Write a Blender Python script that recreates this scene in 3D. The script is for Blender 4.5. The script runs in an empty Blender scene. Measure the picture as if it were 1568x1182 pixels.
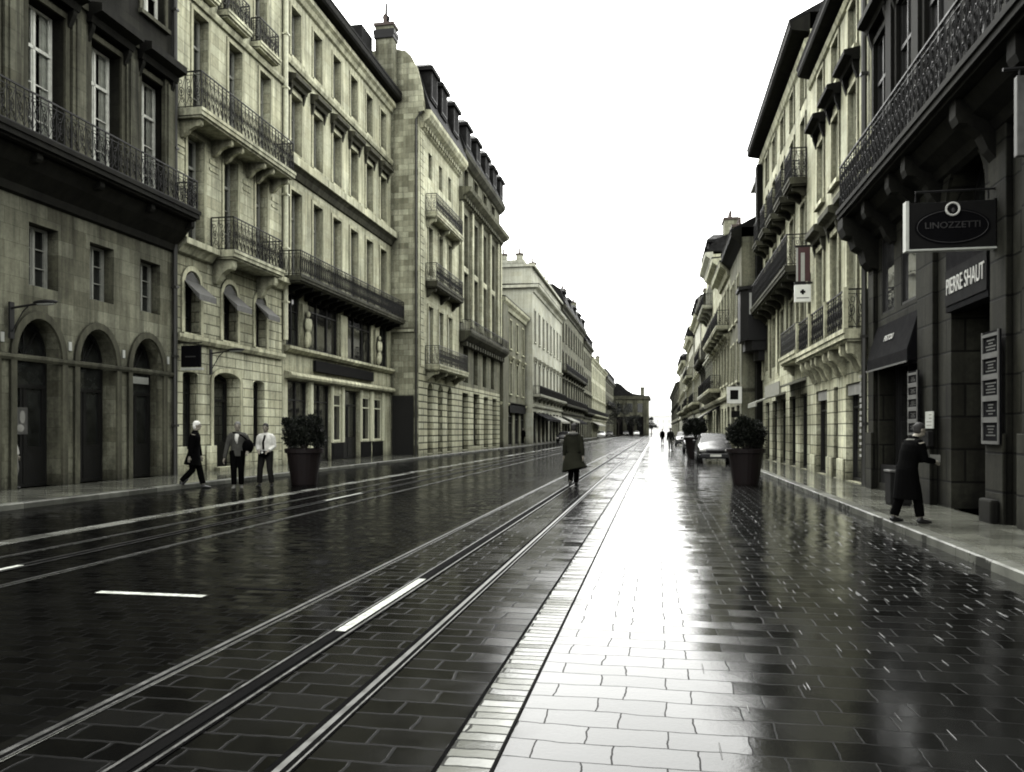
import bpy, bmesh, math, random
from mathutils import Vector, Matrix
random.seed(7)
R = math.radians
scene = bpy.context.scene
col = scene.collection

# ------------------------------------------------------------------ helpers
class MB:
    """collects simple shapes, links them as ONE mesh object"""
    def __init__(self): self.v = []; self.f = []
    def add(self, vs, fs):
        n = len(self.v); self.v += [tuple(p) for p in vs]; self.f += [tuple(i + n for i in q) for q in fs]
        return self
    def quad(self, a, b, c, d): return self.add([a, b, c, d], [(0, 1, 2, 3)])
    def box(self, x0, x1, y0, y1, z0, z1):
        vs = [(x, y, z) for x in (x0, x1) for y in (y0, y1) for z in (z0, z1)]
        return self.add(vs, [(0, 1, 3, 2), (4, 6, 7, 5), (0, 4, 5, 1), (2, 3, 7, 6), (0, 2, 6, 4), (1, 5, 7, 3)])
    def prism(self, pts, a0, a1, axis='y'):
        n = len(pts)
        def P(p, a):
            if axis == 'y': return (p[0], a, p[1])
            if axis == 'x': return (a, p[0], p[1])
            return (p[0], p[1], a)
        vs = [P(p, a0) for p in pts] + [P(p, a1) for p in pts]
        fs = [tuple(range(n)), tuple(range(2 * n - 1, n - 1, -1))]
        fs += [(i, (i + 1) % n, n + (i + 1) % n, n + i) for i in range(n)]
        return self.add(vs, fs)
    def tube(self, pts, r, n=5, closed=False, flat=None):
        pts = [Vector(p) for p in pts]; m = len(pts); vs = []
        ref = Vector((0.123, 0.345, 0.93)) if flat is None else Vector(flat)
        for i, p in enumerate(pts):
            if closed: d = pts[(i + 1) % m] - pts[i - 1]
            else: d = pts[min(i + 1, m - 1)] - pts[max(i - 1, 0)]
            d.normalize(); a = d.cross(ref)
            if a.length < 1e-4: a = d.cross(Vector((1, 0, 0)))
            a.normalize(); b = d.cross(a)
            rr = r[i] if isinstance(r, (list, tuple)) else r
            for k in range(n):
                t = 2 * math.pi * (k + .5) / n
                vs.append(p + a * (rr * math.cos(t)) + b * (rr * math.sin(t)))
        fs = []
        for i in range(m if closed else m - 1):
            j = (i + 1) % m
            for k in range(n): fs.append((i * n + k, i * n + (k + 1) % n, j * n + (k + 1) % n, j * n + k))
        if not closed: fs += [tuple(range(n)), tuple(range((m - 1) * n, m * n))]
        return self.add(vs, fs)
    def lathe(self, prof, c=(0, 0, 0), n=16):
        vs = [(c[0] + r * math.cos(2 * math.pi * k / n), c[1] + r * math.sin(2 * math.pi * k / n), c[2] + z) for r, z in prof for k in range(n)]
        fs = [(i * n + k, i * n + (k + 1) % n, (i + 1) * n + (k + 1) % n, (i + 1) * n + k) for i in range(len(prof) - 1) for k in range(n)]
        m = len(prof)
        fs += [tuple(range(n)), tuple(range((m - 1) * n, m * n))]
        return self.add(vs, fs)
    def ball(self, c, rx, ry, rz, n=10, m=6):
        prof = []
        vs = []; fs = []
        for i in range(m + 1):
            t = math.pi * i / m
            for k in range(n):
                p = 2 * math.pi * k / n
                vs.append((c[0] + rx * math.sin(t) * math.cos(p), c[1] + ry * math.sin(t) * math.sin(p), c[2] + rz * math.cos(t)))
        for i in range(m):
            for k in range(n): fs.append((i * n + k, i * n + (k + 1) % n, (i + 1) * n + (k + 1) % n, (i + 1) * n + k))
        return self.add(vs, fs)
    def mesh(self, name, smooth=False, fix=True):
        me = bpy.data.meshes.new(name); me.from_pydata(self.v, [], self.f)
        bm = bmesh.new(); bm.from_mesh(me)
        if fix: bmesh.ops.recalc_face_normals(bm, faces=bm.faces)
        bm.to_mesh(me); bm.free()
        if smooth: me.polygons.foreach_set('use_smooth', [True] * len(me.polygons))
        me.update(); return me
    def build(self, name, mat, parent=None, loc=(0, 0, 0), smooth=False, bevel=0, fix=True):
        me = self.mesh(name, smooth, fix); me.materials.append(mat)
        return put(name, me, parent, loc, bevel)

def put(name, me, parent=None, loc=(0, 0, 0), bevel=0):
    o = bpy.data.objects.new(name, me); col.objects.link(o); o.location = loc
    if parent is not None: o.parent = parent
    if bevel:
        m = o.modifiers.new('bevel', 'BEVEL'); m.width = bevel; m.segments = 2; m.limit_method = 'ANGLE'
    return o

def tag(o, label=None, cat=None, group=None, kind=None):
    if label: o['label'] = label
    if cat: o['category'] = cat
    if group: o['group'] = group
    if kind: o['kind'] = kind
    return o
def empty(name, loc, label, cat, group=None, rz=0):
    o = bpy.data.objects.new(name, None); col.objects.link(o); o.location = loc; o.rotation_euler = (0, 0, rz)
    o.empty_display_size = .2
    return tag(o, label, cat, group)
def copy_tree(o, parent=None):
    c = o.copy(); col.objects.link(c)
    if parent is not None: c.parent = parent
    for ch in list(o.children): copy_tree(ch, c)
    return c

# ------------------------------------------------------------------ materials
class NT:
    def __init__(self, name):
        self.m = bpy.data.materials.new(name); self.m.use_nodes = True
        self.t = self.m.node_tree; self.b = self.t.nodes['Principled BSDF']
    def n(self, kind, **kw):
        nd = self.t.nodes.new(kind)
        for k, v in kw.items():
            if k.startswith('i_'):
                key = k[2:]; key = int(key) if key.isdigit() else key.replace('_', ' ')
                nd.inputs[key].default_value = v
            else: setattr(nd, k, v)
        return nd
    def l(self, a, b): self.t.links.new(a, b)
    def math(self, op, a, b=None, clamp=False):
        nd = self.n('ShaderNodeMath', operation=op); nd.use_clamp = clamp
        for i, x in enumerate((a, b)):
            if x is None: continue
            if isinstance(x, (int, float)): nd.inputs[i].default_value = x
            else: self.l(x, nd.inputs[i])
        return nd.outputs[0]
    def ramp(self, fac, stops):
        nd = self.n('ShaderNodeValToRGB'); e = nd.color_ramp.elements
        while len(e) < len(stops): e.new(.5)
        for q, (p, c) in zip(e, stops):
            q.position = p; q.color = (c, c, c, 1) if isinstance(c, (int, float)) else (*c, 1)
        self.l(fac, nd.inputs[0]); return nd.outputs[0]
    def mul(self, a, b):
        nd = self.n('ShaderNodeMix', data_type='RGBA', blend_type='MULTIPLY'); nd.inputs[0].default_value = 1
        for s, x in ((6, a), (7, b)):
            if isinstance(x, tuple): nd.inputs[s].default_value = (*x, 1)
            else: self.l(x, nd.inputs[s])
        return nd.outputs[2]
    def noise(self, vec, scale, detail=4, rough=.6):
        nd = self.n('ShaderNodeTexNoise'); nd.inputs['Scale'].default_value = scale
        nd.inputs['Detail'].default_value = detail; nd.inputs['Roughness'].default_value = rough
        if vec is not None: self.l(vec, nd.inputs['Vector'])
        return nd.outputs[0]
    def bump(self, h, strength, dist=.02, normal=None):
        nd = self.n('ShaderNodeBump'); nd.inputs['Strength'].default_value = strength; nd.inputs['Distance'].default_value = dist
        self.l(h, nd.inputs['Height'])
        if normal is not None: self.l(normal, nd.inputs['Normal'])
        return nd.outputs[0]

def plain(name, c, rough=.6, metal=0, spec=.4, var=.25, scale=6., bump=.0):
    k = NT(name); tc = k.n('ShaderNodeTexCoord')
    nz = k.noise(tc.outputs['Object'], scale, 5)
    k.l(k.mul(k.ramp(nz, [(.3, 1 - var), (.7, 1 + var * .6)]), tuple(c)), k.b.inputs['Base Color'])
    k.b.inputs['Roughness'].default_value = rough; k.b.inputs['Metallic'].default_value = metal
    k.b.inputs['Specular IOR Level'].default_value = spec
    k.l(k.ramp(nz, [(.3, max(0, rough - .1)), (.7, min(1, rough + .1))]), k.b.inputs['Roughness'])
    if bump: k.l(k.bump(k.noise(tc.outputs['Object'], scale * 6, 3), bump, .01), k.b.inputs['Normal'])
    return k.m

def stone(name, c, row=.38, wid=.8, mortar=.008, mdark=.55, var=.18, dirt=.5, streak=.4, bump=.35, vignette_z=None, off=0., rough=.85, near=None):
    """coursed limestone: blocks, joints, dirt clouds and rain streaks"""
    k = NT(name); tc = k.n('ShaderNodeTexCoord'); sp = k.n('ShaderNodeSeparateXYZ'); k.l(tc.outputs['Object'], sp.inputs[0])
    xy = k.math('ADD', sp.outputs[0], sp.outputs[1]); cb = k.n('ShaderNodeCombineXYZ')
    k.l(xy, cb.inputs[0]); k.l(k.math('ADD', sp.outputs[2], off), cb.inputs[1])
    br = k.n('ShaderNodeTexBrick'); k.l(cb.outputs[0], br.inputs['Vector'])
    br.inputs['Scale'].default_value = 1; br.inputs['Brick Width'].default_value = wid; br.inputs['Row Height'].default_value = row
    br.inputs['Mortar Size'].default_value = mortar; br.inputs['Mortar Smooth'].default_value = .3
    a = 1 + var * .5; d = 1 - var
    br.inputs['Color1'].default_value = (d, d * .98, d * .93, 1); br.inputs['Color2'].default_value = (a, a, a, 1)
    br.inputs['Mortar'].default_value = (mdark, mdark, mdark * .95, 1)
    big = k.noise(tc.outputs['Object'], .55, 6, .65)
    colr = k.mul(br.outputs[0], k.ramp(big, [(.3, 1 - dirt), (.62, 1.)]))
    mp = k.n('ShaderNodeMapping'); mp.inputs['Scale'].default_value = (2.3, 2.3, .16); k.l(tc.outputs['Object'], mp.inputs[0])
    st = k.noise(mp.outputs[0], 1.6, 5, .6)
    colr = k.mul(colr, k.ramp(st, [(.35, 1 - streak), (.6, 1.)]))
    fine = k.noise(tc.outputs['Object'], 9, 5, .7)
    colr = k.mul(colr, k.ramp(k.noise(tc.outputs['Object'], .21, 3, .5), [(.35, .72), (.62, 1.05)]))
    colr = k.mul(colr, k.ramp(fine, [(.3, .78), (.65, 1.06)]))
    ao = k.n('ShaderNodeAmbientOcclusion'); ao.samples = 6; ao.inputs['Distance'].default_value = .7  # recess and soffit shade multiplied into the stone colour
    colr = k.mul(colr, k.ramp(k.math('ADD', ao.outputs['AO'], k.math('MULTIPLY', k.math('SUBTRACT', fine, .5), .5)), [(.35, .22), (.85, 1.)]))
    if vignette_z:  # lens vignette painted into the colour, darker with height
        z0, z1, amt = vignette_z
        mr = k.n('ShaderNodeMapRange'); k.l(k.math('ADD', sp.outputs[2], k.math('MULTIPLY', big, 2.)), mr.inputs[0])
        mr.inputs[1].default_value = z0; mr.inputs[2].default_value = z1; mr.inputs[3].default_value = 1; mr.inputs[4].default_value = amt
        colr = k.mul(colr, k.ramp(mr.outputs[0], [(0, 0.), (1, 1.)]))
    if near:  # same painted vignette, darker towards the near end
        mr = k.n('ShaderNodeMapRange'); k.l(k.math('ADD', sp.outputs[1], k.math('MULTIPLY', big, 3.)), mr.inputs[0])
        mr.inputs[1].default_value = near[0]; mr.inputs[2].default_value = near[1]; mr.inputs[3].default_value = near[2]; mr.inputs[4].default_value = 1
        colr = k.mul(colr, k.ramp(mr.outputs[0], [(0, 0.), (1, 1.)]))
    k.l(k.mul(colr, tuple(c)), k.b.inputs['Base Color'])
    k.b.inputs['Roughness'].default_value = rough; k.b.inputs['Specular IOR Level'].default_value = .12
    h = k.math('ADD', k.math('MULTIPLY', br.outputs['Fac'], -1.), k.math('MULTIPLY', fine, .35))
    k.l(k.bump(h, bump, .02), k.b.inputs['Normal'])
    return k.m

def wet(name, c, bw, rh, mortar, rough, ior=1.8, tilt=.02, puddle=.5, joint=.4, off=(0, 0), var=.4, bump=.5, rot=False, film=.5, lv=.5, jl=.12):
    """wet paving: blocks slightly tilted against each other, film of water, open joints"""
    k = NT(name); tc = k.n('ShaderNodeTexCoord'); sp = k.n('ShaderNodeSeparateXYZ'); k.l(tc.outputs['Object'], sp.inputs[0])
    cb = k.n('ShaderNodeCombineXYZ')
    wob = k.noise(tc.outputs['Object'], 1.7, 3)
    a, b = (1, 0) if rot else (0, 1)
    wb = k.math('ADD', k.math('MULTIPLY', k.math('SUBTRACT', wob, .5), .09), k.math('MULTIPLY', k.math('SUBTRACT', k.noise(tc.outputs['Object'], 9., 4, .65), .5), .02))
    k.l(k.math('ADD', k.math('ADD', sp.outputs[a], off[0]), wb), cb.inputs[0])
    k.l(k.math('ADD', k.math('ADD', sp.outputs[b], off[1]), wb), cb.inputs[1])
    br = k.n('ShaderNodeTexBrick'); k.l(cb.outputs[0], br.inputs['Vector'])
    br.offset = .37; br.offset_frequency = 2
    br.inputs['Scale'].default_value = 1; br.inputs['Brick Width'].default_value = bw; br.inputs['Row Height'].default_value = rh
    br.inputs['Mortar Size'].default_value = mortar; br.inputs['Mortar Smooth'].default_value = .35
    br.inputs['Color1'].default_value = (0, 0, 0, 1); br.inputs['Color2'].default_value = (1, 1, 1, 1); br.inputs['Mortar'].default_value = (.5, .5, .5, 1)
    rnd = br.outputs[0]; joi = br.outputs['Fac']
    wn = k.n('ShaderNodeTexWhiteNoise', noise_dimensions='1D'); k.l(rnd, wn.inputs['W'])
    big = k.noise(tc.outputs['Object'], .35, 5, .6)
    mid = k.noise(tc.outputs['Object'], 2.2, 5, .6)
    fine = k.noise(tc.outputs['Object'], 45, 4, .7)
    shade = k.mul(k.ramp(rnd, [(0, 1 - var), (1, 1 + var)]), k.ramp(mid, [(.3, .6), (.7, 1.2)]))
    mixj = k.n('ShaderNodeMix', data_type='RGBA'); k.l(joi, mixj.inputs[0])
    k.l(k.mul(shade, tuple(c)), mixj.inputs[6]); mixj.inputs[7].default_value = (c[0] * joint, c[1] * joint, c[2] * joint, 1)
    k.l(mixj.outputs[2], k.b.inputs['Base Color'])
    pud = k.ramp(k.math('ADD', k.math('MULTIPLY', big, .6), k.math('MULTIPLY', mid, .4)), [(.42, 1.), (.6, 1 - puddle)])
    rr = k.math('MULTIPLY', k.ramp(rnd, [(0, .75), (1, 1.25)]), pud)
    rr = k.math('MULTIPLY', rr, rough)
    rr = k.math('ADD', rr, k.math('MULTIPLY', joi, .35), True)
    k.l(rr, k.b.inputs['Roughness'])
    k.b.inputs['IOR'].default_value = ior
    k.l(k.ramp(joi, [(0, lv), (1, jl)]), k.b.inputs['Specular IOR Level'])
    # block tilt
    vs = k.n('ShaderNodeVectorMath', operation='SUBTRACT'); k.l(wn.outputs['Color'], vs.inputs[0]); vs.inputs[1].default_value = (.5, .5, .5)
    vm = k.n('ShaderNodeVectorMath', operation='MULTIPLY'); k.l(vs.outputs[0], vm.inputs[0]); vm.inputs[1].default_value = (tilt, tilt, 0)
    ge = k.n('ShaderNodeNewGeometry')
    va = k.n('ShaderNodeVectorMath', operation='ADD'); k.l(vm.outputs[0], va.inputs[0]); k.l(ge.outputs['Normal'], va.inputs[1])
    vn = k.n('ShaderNodeVectorMath', operation='NORMALIZE'); k.l(va.outputs[0], vn.inputs[0])
    h = k.math('ADD', k.math('MULTIPLY', joi, -1.), k.math('ADD', k.math('MULTIPLY', fine, film * .25), k.math('MULTIPLY', mid, film)))
    k.l(k.bump(h, bump, .008, vn.outputs[0]), k.b.inputs['Normal'])
    return k.m

def glass_dark(name, c=(.012, .013, .012), rough=.06):
    k = NT(name); tc = k.n('ShaderNodeTexCoord')
    nz = k.noise(tc.outputs['Object'], 1.3, 3)
    k.l(k.mul(k.ramp(nz, [(.35, .4), (.65, 2.2)]), c), k.b.inputs['Base Color'])
    k.b.inputs['Roughness'].default_value = rough; k.b.inputs['IOR'].default_value = 1.5
    k.l(k.bump(nz, .08, .05), k.b.inputs['Normal'])
    return k.m
def glass_clear(name):
    k = NT(name); t = k.t
    t.nodes.remove(k.b); out = t.nodes['Material Output']
    tr = k.n('ShaderNodeBsdfTransparent'); tr.inputs[0].default_value = (.85, .87, .84, 1)
    gl = k.n('ShaderNodeBsdfGlossy'); gl.inputs['Roughness'].default_value = .03
    fr = k.n('ShaderNodeFresnel'); fr.inputs[0].default_value = 1.5
    mx = k.n('ShaderNodeMixShader'); k.l(fr.outputs[0], mx.inputs[0]); k.l(tr.outputs[0], mx.inputs[1]); k.l(gl.outputs[0], mx.inputs[2])
    k.l(mx.outputs[0], out.inputs[0]); return k.m

T = (1.0, 1.01, .745)      # stone tint
def st(v): return (v * T[0], v * T[1], v * T[2])
M = {}
M['s1'] = stone('vignetted_limestone', st(.235), row=.42, wid=.95, var=.34, dirt=.55, streak=.55, vignette_z=(6.8, 10.2, .09), near=(4., 13., .45))  # vignette painted in: darker above and at the near end
M['s1p'] = stone('khaki_pilaster_stone', st(.15), row=.5, wid=1.2, var=.2, dirt=.6, streak=.75)  # even khaki tone, pilasters kept lighter than the vignetted wall
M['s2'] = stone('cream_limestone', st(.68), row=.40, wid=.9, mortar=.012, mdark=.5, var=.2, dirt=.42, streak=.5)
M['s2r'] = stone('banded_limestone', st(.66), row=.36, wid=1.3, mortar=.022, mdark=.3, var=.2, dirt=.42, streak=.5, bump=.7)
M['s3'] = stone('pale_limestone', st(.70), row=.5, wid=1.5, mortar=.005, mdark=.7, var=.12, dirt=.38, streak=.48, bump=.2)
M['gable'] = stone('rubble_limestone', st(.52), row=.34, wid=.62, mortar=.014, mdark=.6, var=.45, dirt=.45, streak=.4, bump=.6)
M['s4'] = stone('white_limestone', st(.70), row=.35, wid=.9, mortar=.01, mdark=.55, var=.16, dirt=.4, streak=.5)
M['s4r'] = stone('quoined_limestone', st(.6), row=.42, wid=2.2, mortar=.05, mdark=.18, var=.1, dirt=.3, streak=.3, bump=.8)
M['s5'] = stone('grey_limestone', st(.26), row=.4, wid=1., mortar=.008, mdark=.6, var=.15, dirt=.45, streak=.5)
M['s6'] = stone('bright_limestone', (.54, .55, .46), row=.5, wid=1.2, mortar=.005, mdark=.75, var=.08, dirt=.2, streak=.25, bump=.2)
M['s8'] = stone('haze_pale_limestone', (.76, .77, .66), row=.5, wid=1.2, mortar=.005, mdark=.75, var=.1, dirt=.3, streak=.3, bump=.2)  # base colour lightened to stand for distance haze
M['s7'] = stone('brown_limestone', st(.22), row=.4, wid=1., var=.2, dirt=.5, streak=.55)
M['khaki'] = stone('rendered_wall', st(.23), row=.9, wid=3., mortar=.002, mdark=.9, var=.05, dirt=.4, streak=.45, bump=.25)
M['dk'] = stone('vignette_black_stone', st(.030), row=.62, wid=1.6, mortar=.022, mdark=.2, var=.3, dirt=.5, streak=.5, bump=.8)  # near-black base tone stands in for the vignette
M['dku'] = stone('vignette_black_ashlar', st(.015), row=.6, wid=1.2, mortar=.006, mdark=.6, var=.2, dirt=.5, streak=.6)  # upper walls, vignette darkness held in the base tone
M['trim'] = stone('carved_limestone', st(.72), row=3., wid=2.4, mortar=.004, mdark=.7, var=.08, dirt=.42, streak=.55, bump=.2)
M['trimd'] = stone('weathered_shaded_stone', st(.10), row=3., wid=1.9, mortar=.006, mdark=.6, var=.12, dirt=.5, streak=.5, bump=.3)  # dark tone, also painted-in shade on some soffits and slabs
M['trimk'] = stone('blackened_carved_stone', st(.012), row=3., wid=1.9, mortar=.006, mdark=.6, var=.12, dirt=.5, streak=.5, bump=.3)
M['slate'] = stone('wet_slate', (.016, .016, .016), row=.22, wid=.3, mortar=.012, mdark=.4, var=.5, dirt=.3, streak=.2, bump=.6, rough=.75)
M['iron'] = plain('black_iron', (.009, .009, .009), .55, .1, .2)
M['ironl'] = plain('grey_iron', (.035, .035, .033), .5, .3, .4)
M['wood_d'] = plain('dark_painted_wood', (.006, .006, .0055), .55, spec=.25)
M['wood_w'] = plain('white_painted_wood', (.55, .56, .5), .55)
M['wood_g'] = plain('grey_painted_wood', (.20, .205, .18), .55)
M['shut'] = plain('grey_shutter_paint', st(.30), .6)
M['gl'] = glass_dark('dark_window_glass')
M['frm'] = plain('worn_board_frame', (.07, .07, .065), .6, var=.4)
M['glm'] = glass_dark('mirror_like_window_glass', (.03, .03, .03), .03); M['glm'].node_tree.nodes['Principled BSDF'].inputs['IOR'].default_value = 3.2
M['gls'] = glass_dark('shop_window_glass', (.008, .008, .008), .04)
M['glc'] = glass_clear('clear_window_glass')
M['curt'] = plain('white_curtain_cloth', (.88, .88, .82), .9, var=.3, scale=3.)
M['curtg'] = plain('grey_curtain_cloth', (.22, .22, .2), .9, var=.3, scale=3.)
M['black'] = plain('dark_interior', (.004, .004, .004), .9, spec=.1)
M['pipe'] = plain('dark_drainpipe', (.025, .025, .022), .45, .2)
M['pipel'] = plain('cream_drainpipe', st(.55), .5)
M['zinc'] = plain('zinc_sheet', (.10, .10, .095), .4, .4, bump=.1)
M['white'] = plain('white_sign_paint', (.72, .73, .68), .5, var=.08)
M['offw'] = plain('grey_white_panel', (.34, .35, .32), .5, var=.15)
M['dkpanel'] = plain('charcoal_sign_panel', (.008, .008, .0078), .8, spec=.05, var=.2)
M['dkpanel2'] = plain('black_sign_oval', (.003, .003, .0035), .8, spec=.03, var=.2)
M['ltxt'] = plain('faded_lettering', (.018, .017, .017), .6, var=.1)
M['pale'] = plain('pale_lettering', (.42, .42, .39), .5, var=.1)
M['awn'] = plain('black_awning_canvas', (.0035, .0035, .004), .9, spec=.04, var=.3, bump=.3)
M['awnl'] = plain('pale_awning_canvas', (.2, .2, .165), .8, var=.25, bump=.2)
M['cream'] = plain('cream_shop_panel', st(.52), .5, var=.15)
M['red'] = plain('dark_maroon_panel', (.05, .018, .02), .5)
M['terra'] = plain('dark_maroon_pot', (.006, .0035, .0035), .65, spec=.2, var=.35, scale=5., bump=.1)
M['soil'] = plain('dark_soil', (.01, .009, .007), .9)
M['chim'] = stone('chimney_stone', st(.30), row=.3, wid=.5, var=.25, dirt=.5, streak=.5)
M['pot'] = plain('chimney_clay', (.05, .035, .028), .7)
# ------------------------------------------------------------------ buildings
CACHE = {}
class Bld:
    """one building: facade plane at x = X, facing the street (sg = +1 left side, -1 right side)"""
    def __init__(b, name, X, y0, y1, sg, label):
        b.X, b.y0, b.y1, b.sg = X, y0, y1, sg
        b.root = empty(name, (X, y0, 0), label, 'building', 'buildings lining the street')
    def bx(b, mb, d0, d1, y0, y1, z0, z1):
        xs = sorted((b.sg * d0, b.sg * d1)); return mb.box(xs[0], xs[1], y0 - b.y0, y1 - b.y0, z0, z1)
    def pr(b, mb, pts, y0, y1):      # (d, z) profile run along the street
        return mb.prism([(b.sg * p[0], p[1]) for p in pts], y0 - b.y0, y1 - b.y0)
    def part(b, name, mb, mat, parent=None, loc=(0, 0, 0), bevel=0, smooth=False, label=None):
        o = mb.build(name, M[mat] if isinstance(mat, str) else mat, parent or b.root, loc, bevel=bevel, smooth=smooth)
        if label: o['label'] = label
        return o
    def box(b, name, mat, d0, d1, y0, y1, z0, z1, parent=None, bevel=0, label=None):
        return b.part(name, b.bx(MB(), d0, d1, y0, y1, z0, z1), mat, parent, bevel=bevel, label=label)

    def wall(b, mat, y0, y1, z0, z1, ops=(), depth=11., rev=.38, d=0., name='wall', sides=True, label=None):
        sg = b.sg; mb = MB(); o0 = b.y0
        def V(dd, y, z): return (sg * (d + dd), y - o0, z)
        ys = sorted(set([y0, y1] + [v for o in ops for v in (o['y0'], o['y1']) if y0 < v < y1]))
        zs = sorted(set([z0, z1] + [v for o in ops for v in (o['z0'], o['z1']) if z0 < v < z1]))
        for i in range(len(ys) - 1):
            yc = (ys[i] + ys[i + 1]) / 2; j = 0
            while j < len(zs) - 1:
                zc = (zs[j] + zs[j + 1]) / 2
                if any(o['y0'] < yc < o['y1'] and o['z0'] < zc < o['z1'] for o in ops): j += 1; continue
                mb.quad(V(0, ys[i], zs[j]), V(0, ys[i + 1], zs[j]), V(0, ys[i + 1], zs[j + 1]), V(0, ys[i], zs[j + 1])); j += 1
        for o in ops:
            a, c, e, g = o['y0'], o['y1'], o['z0'], o['z1']; rise = o.get('rise', 0); r = o.get('rev', rev); zs_ = g - rise
            for yy in (a, c): mb.quad(V(0, yy, e), V(-r, yy, e), V(-r, yy, zs_), V(0, yy, zs_))
            if e > z0 + .001: mb.quad(V(0, a, e), V(0, c, e), V(-r, c, e), V(-r, a, e))
            if rise:
                n = 14; P = [((a + c) / 2 - (c - a) / 2 * math.cos(math.pi * k / n), zs_ + rise * math.sin(math.pi * k / n)) for k in range(n + 1)]
                for k in range(n):
                    mb.quad(V(0, *P[k]), V(0, *P[k + 1]), V(-r, *P[k + 1]), V(-r, *P[k]))
                    cn = (a, g) if k < n // 2 else (c, g)
                    mb.add([V(0, *P[k]), V(0, *P[k + 1]), V(0, *cn)], [(0, 1, 2)])
            else: mb.quad(V(0, a, g), V(0, c, g), V(-r, c, g), V(-r, a, g))
        if sides:
            for yy in (y0, y1): mb.quad(V(0, yy, z0), V(-depth, yy, z0), V(-depth, yy, z1), V(0, yy, z1))
            mb.quad(V(0, y0, z1), V(0, y1, z1), V(-depth, y1, z1), V(-depth, y0, z1))
            mb.quad(V(-depth, y0, z0), V(-depth, y1, z0), V(-depth, y1, z1), V(-depth, y0, z1))
        w = b.part(name, mb, mat, label=label)
        return w

    def window(b, o, style='case', frame='wood_g', rev=.38, d=0., glass='gl', curtain=None, name='window', label=None):
        """frame + pane (+ curtain) set back in the reveal of opening o; meshes shared between equal windows"""
        w = o['y1'] - o['y0']; h = o['z1'] - o['z0']; rise = o.get('rise', 0); r = o.get('rev', rev)
        key = (b.sg, round(w, 2), round(h, 2), round(rise, 2), style, frame, glass, curtain)
        if key not in CACHE:
            hw = w / 2 - .003; f = MB(); s = b.sg; F = .065; dd = (0., .07)
            def bar(ya, yb, za, zb, q=dd): xs = sorted((s * q[0], s * q[1])); f.box(xs[0], xs[1], ya, yb, za, zb)
            top = h - rise - .003
            if style == 'none': F = .04
            bar(-hw, -hw + F, .003, top); bar(hw - F, hw, .003, top); bar(-hw + F, hw - F, .003, F + .02)
            if rise:
                n = 14
                P = [(-hw * math.cos(math.pi * k / n), top + rise * .985 * math.sin(math.pi * k / n)) for k in range(n + 1)]
                Q = [((hw - F) * -math.cos(math.pi * k / n), top + (rise - F) * math.sin(math.pi * k / n)) for k in range(n + 1)]
                for k in range(n):
                    f.prism([P[k], P[k + 1], Q[k + 1], Q[k]], *sorted((s * dd[0], s * dd[1])), axis='x')
                bar(-hw + F, hw - F, top - .04, top + .04)
                if style != 'arch_plain':
                    for k in (4, 7, 10): f.tube([(s * .04, 0, top + .05), (s * .04, Q[k][0] * .98, top + (Q[k][1] - top) * .98)], .018, 4)
            else: bar(-hw + F, hw - F, top - F, top)
            zt = top - (F if not rise else .04)
            if style in ('case', 'french', 'arch', 'thin'):
                bar(-.035, .035, F + .02, zt, (0, .085))
                tr = None
                if style == 'french' or h > 3: tr = F + (zt - F) * .74; bar(-hw + F, hw - F, tr - .045, tr + .045, (.0, .085))
                nb = 3 if h > 1.3 else 2
                lim = tr if tr else zt
                for q in range(1, nb):
                    zz = F + (lim - F) * q / nb
                    for a, c in ((-hw + F, -.035), (.035, hw - F)): bar(a, c, zz - .014, zz + .014, (.012, .055))
                for a, c in ((-hw + F, -hw + F + .04), (-.075, -.035), (.035, .075), (hw - F - .04, hw - F)): bar(a, c, F + .02, zt, (.006, .06))
            elif style == 'shop':
                m = max(1, round(w / 1.1))
                for q in range(1, m): yy = -hw + 2 * hw * q / m; bar(yy - .03, yy + .03, F + .02, zt)
                zz = zt * .78; bar(-hw + F, hw - F, zz - .03, zz + .03, (.005, .06))
            elif style == 'door':
                bar(-.03, .03, F, zt * .8); zz = zt * .8; bar(-hw + F, hw - F, zz - .05, zz + .05, (0, .08))
                for a, c in ((-hw + F, -.03), (.03, hw - F)):
                    bar(a + .001, c - .001, F + .02, zt * .32, (.01, .05)); bar(a + .001, a + .09, zt * .32, zt * .8 - .05, (.01, .05)); bar(c - .09, c - .001, zt * .32, zt * .8 - .05, (.01, .05))
            g = MB(); e = .004 if glass != 'glc' else .02
            if rise:
                g.add([(s * e, p[0] * .97, p[1]) for p in P], [tuple(range(len(P)))])
                g.quad((s * e, -hw, .01), (s * e, hw, .01), (s * e, hw, top), (s * e, -hw, top))
            else: g.quad((s * e, -hw, .01), (s * e, hw, .01), (s * e, hw, top), (s * e, -hw, top))
            cu = bk = None
            if curtain:
                cu = MB(); n = 24; ext = h - rise if not rise else h - rise * .6
                spans = {'both': ((-.96, -.30), (.45, .96)), 'left': ((-.96, .05),), 'full': ((-.97, .97),), 'low': ((-.97, .97),)}[curtain]
                for sa, sb in spans:
                    pts = [(-.06 + .025 * math.sin(k * 1.9), hw * (sa + (sb - sa) * k / n)) for k in range(n + 1)]
                    zt2 = ext - .02 if curtain != 'low' else ext * .55
                    for k in range(n):
                        (da, ya), (db, yb) = pts[k], pts[k + 1]
                        cu.quad((s * (da + .04), ya, .05), (s * (db + .04), yb, .05), (s * (db + .04), yb, zt2), (s * (da + .04), ya, zt2))
                cu = cu.mesh('curtain', True); cu.materials.append(M['curt'])
            fm = f.mesh('window'); fm.materials.append(M[frame])
            gm = g.mesh('pane'); gm.materials.append(M[glass])
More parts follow.
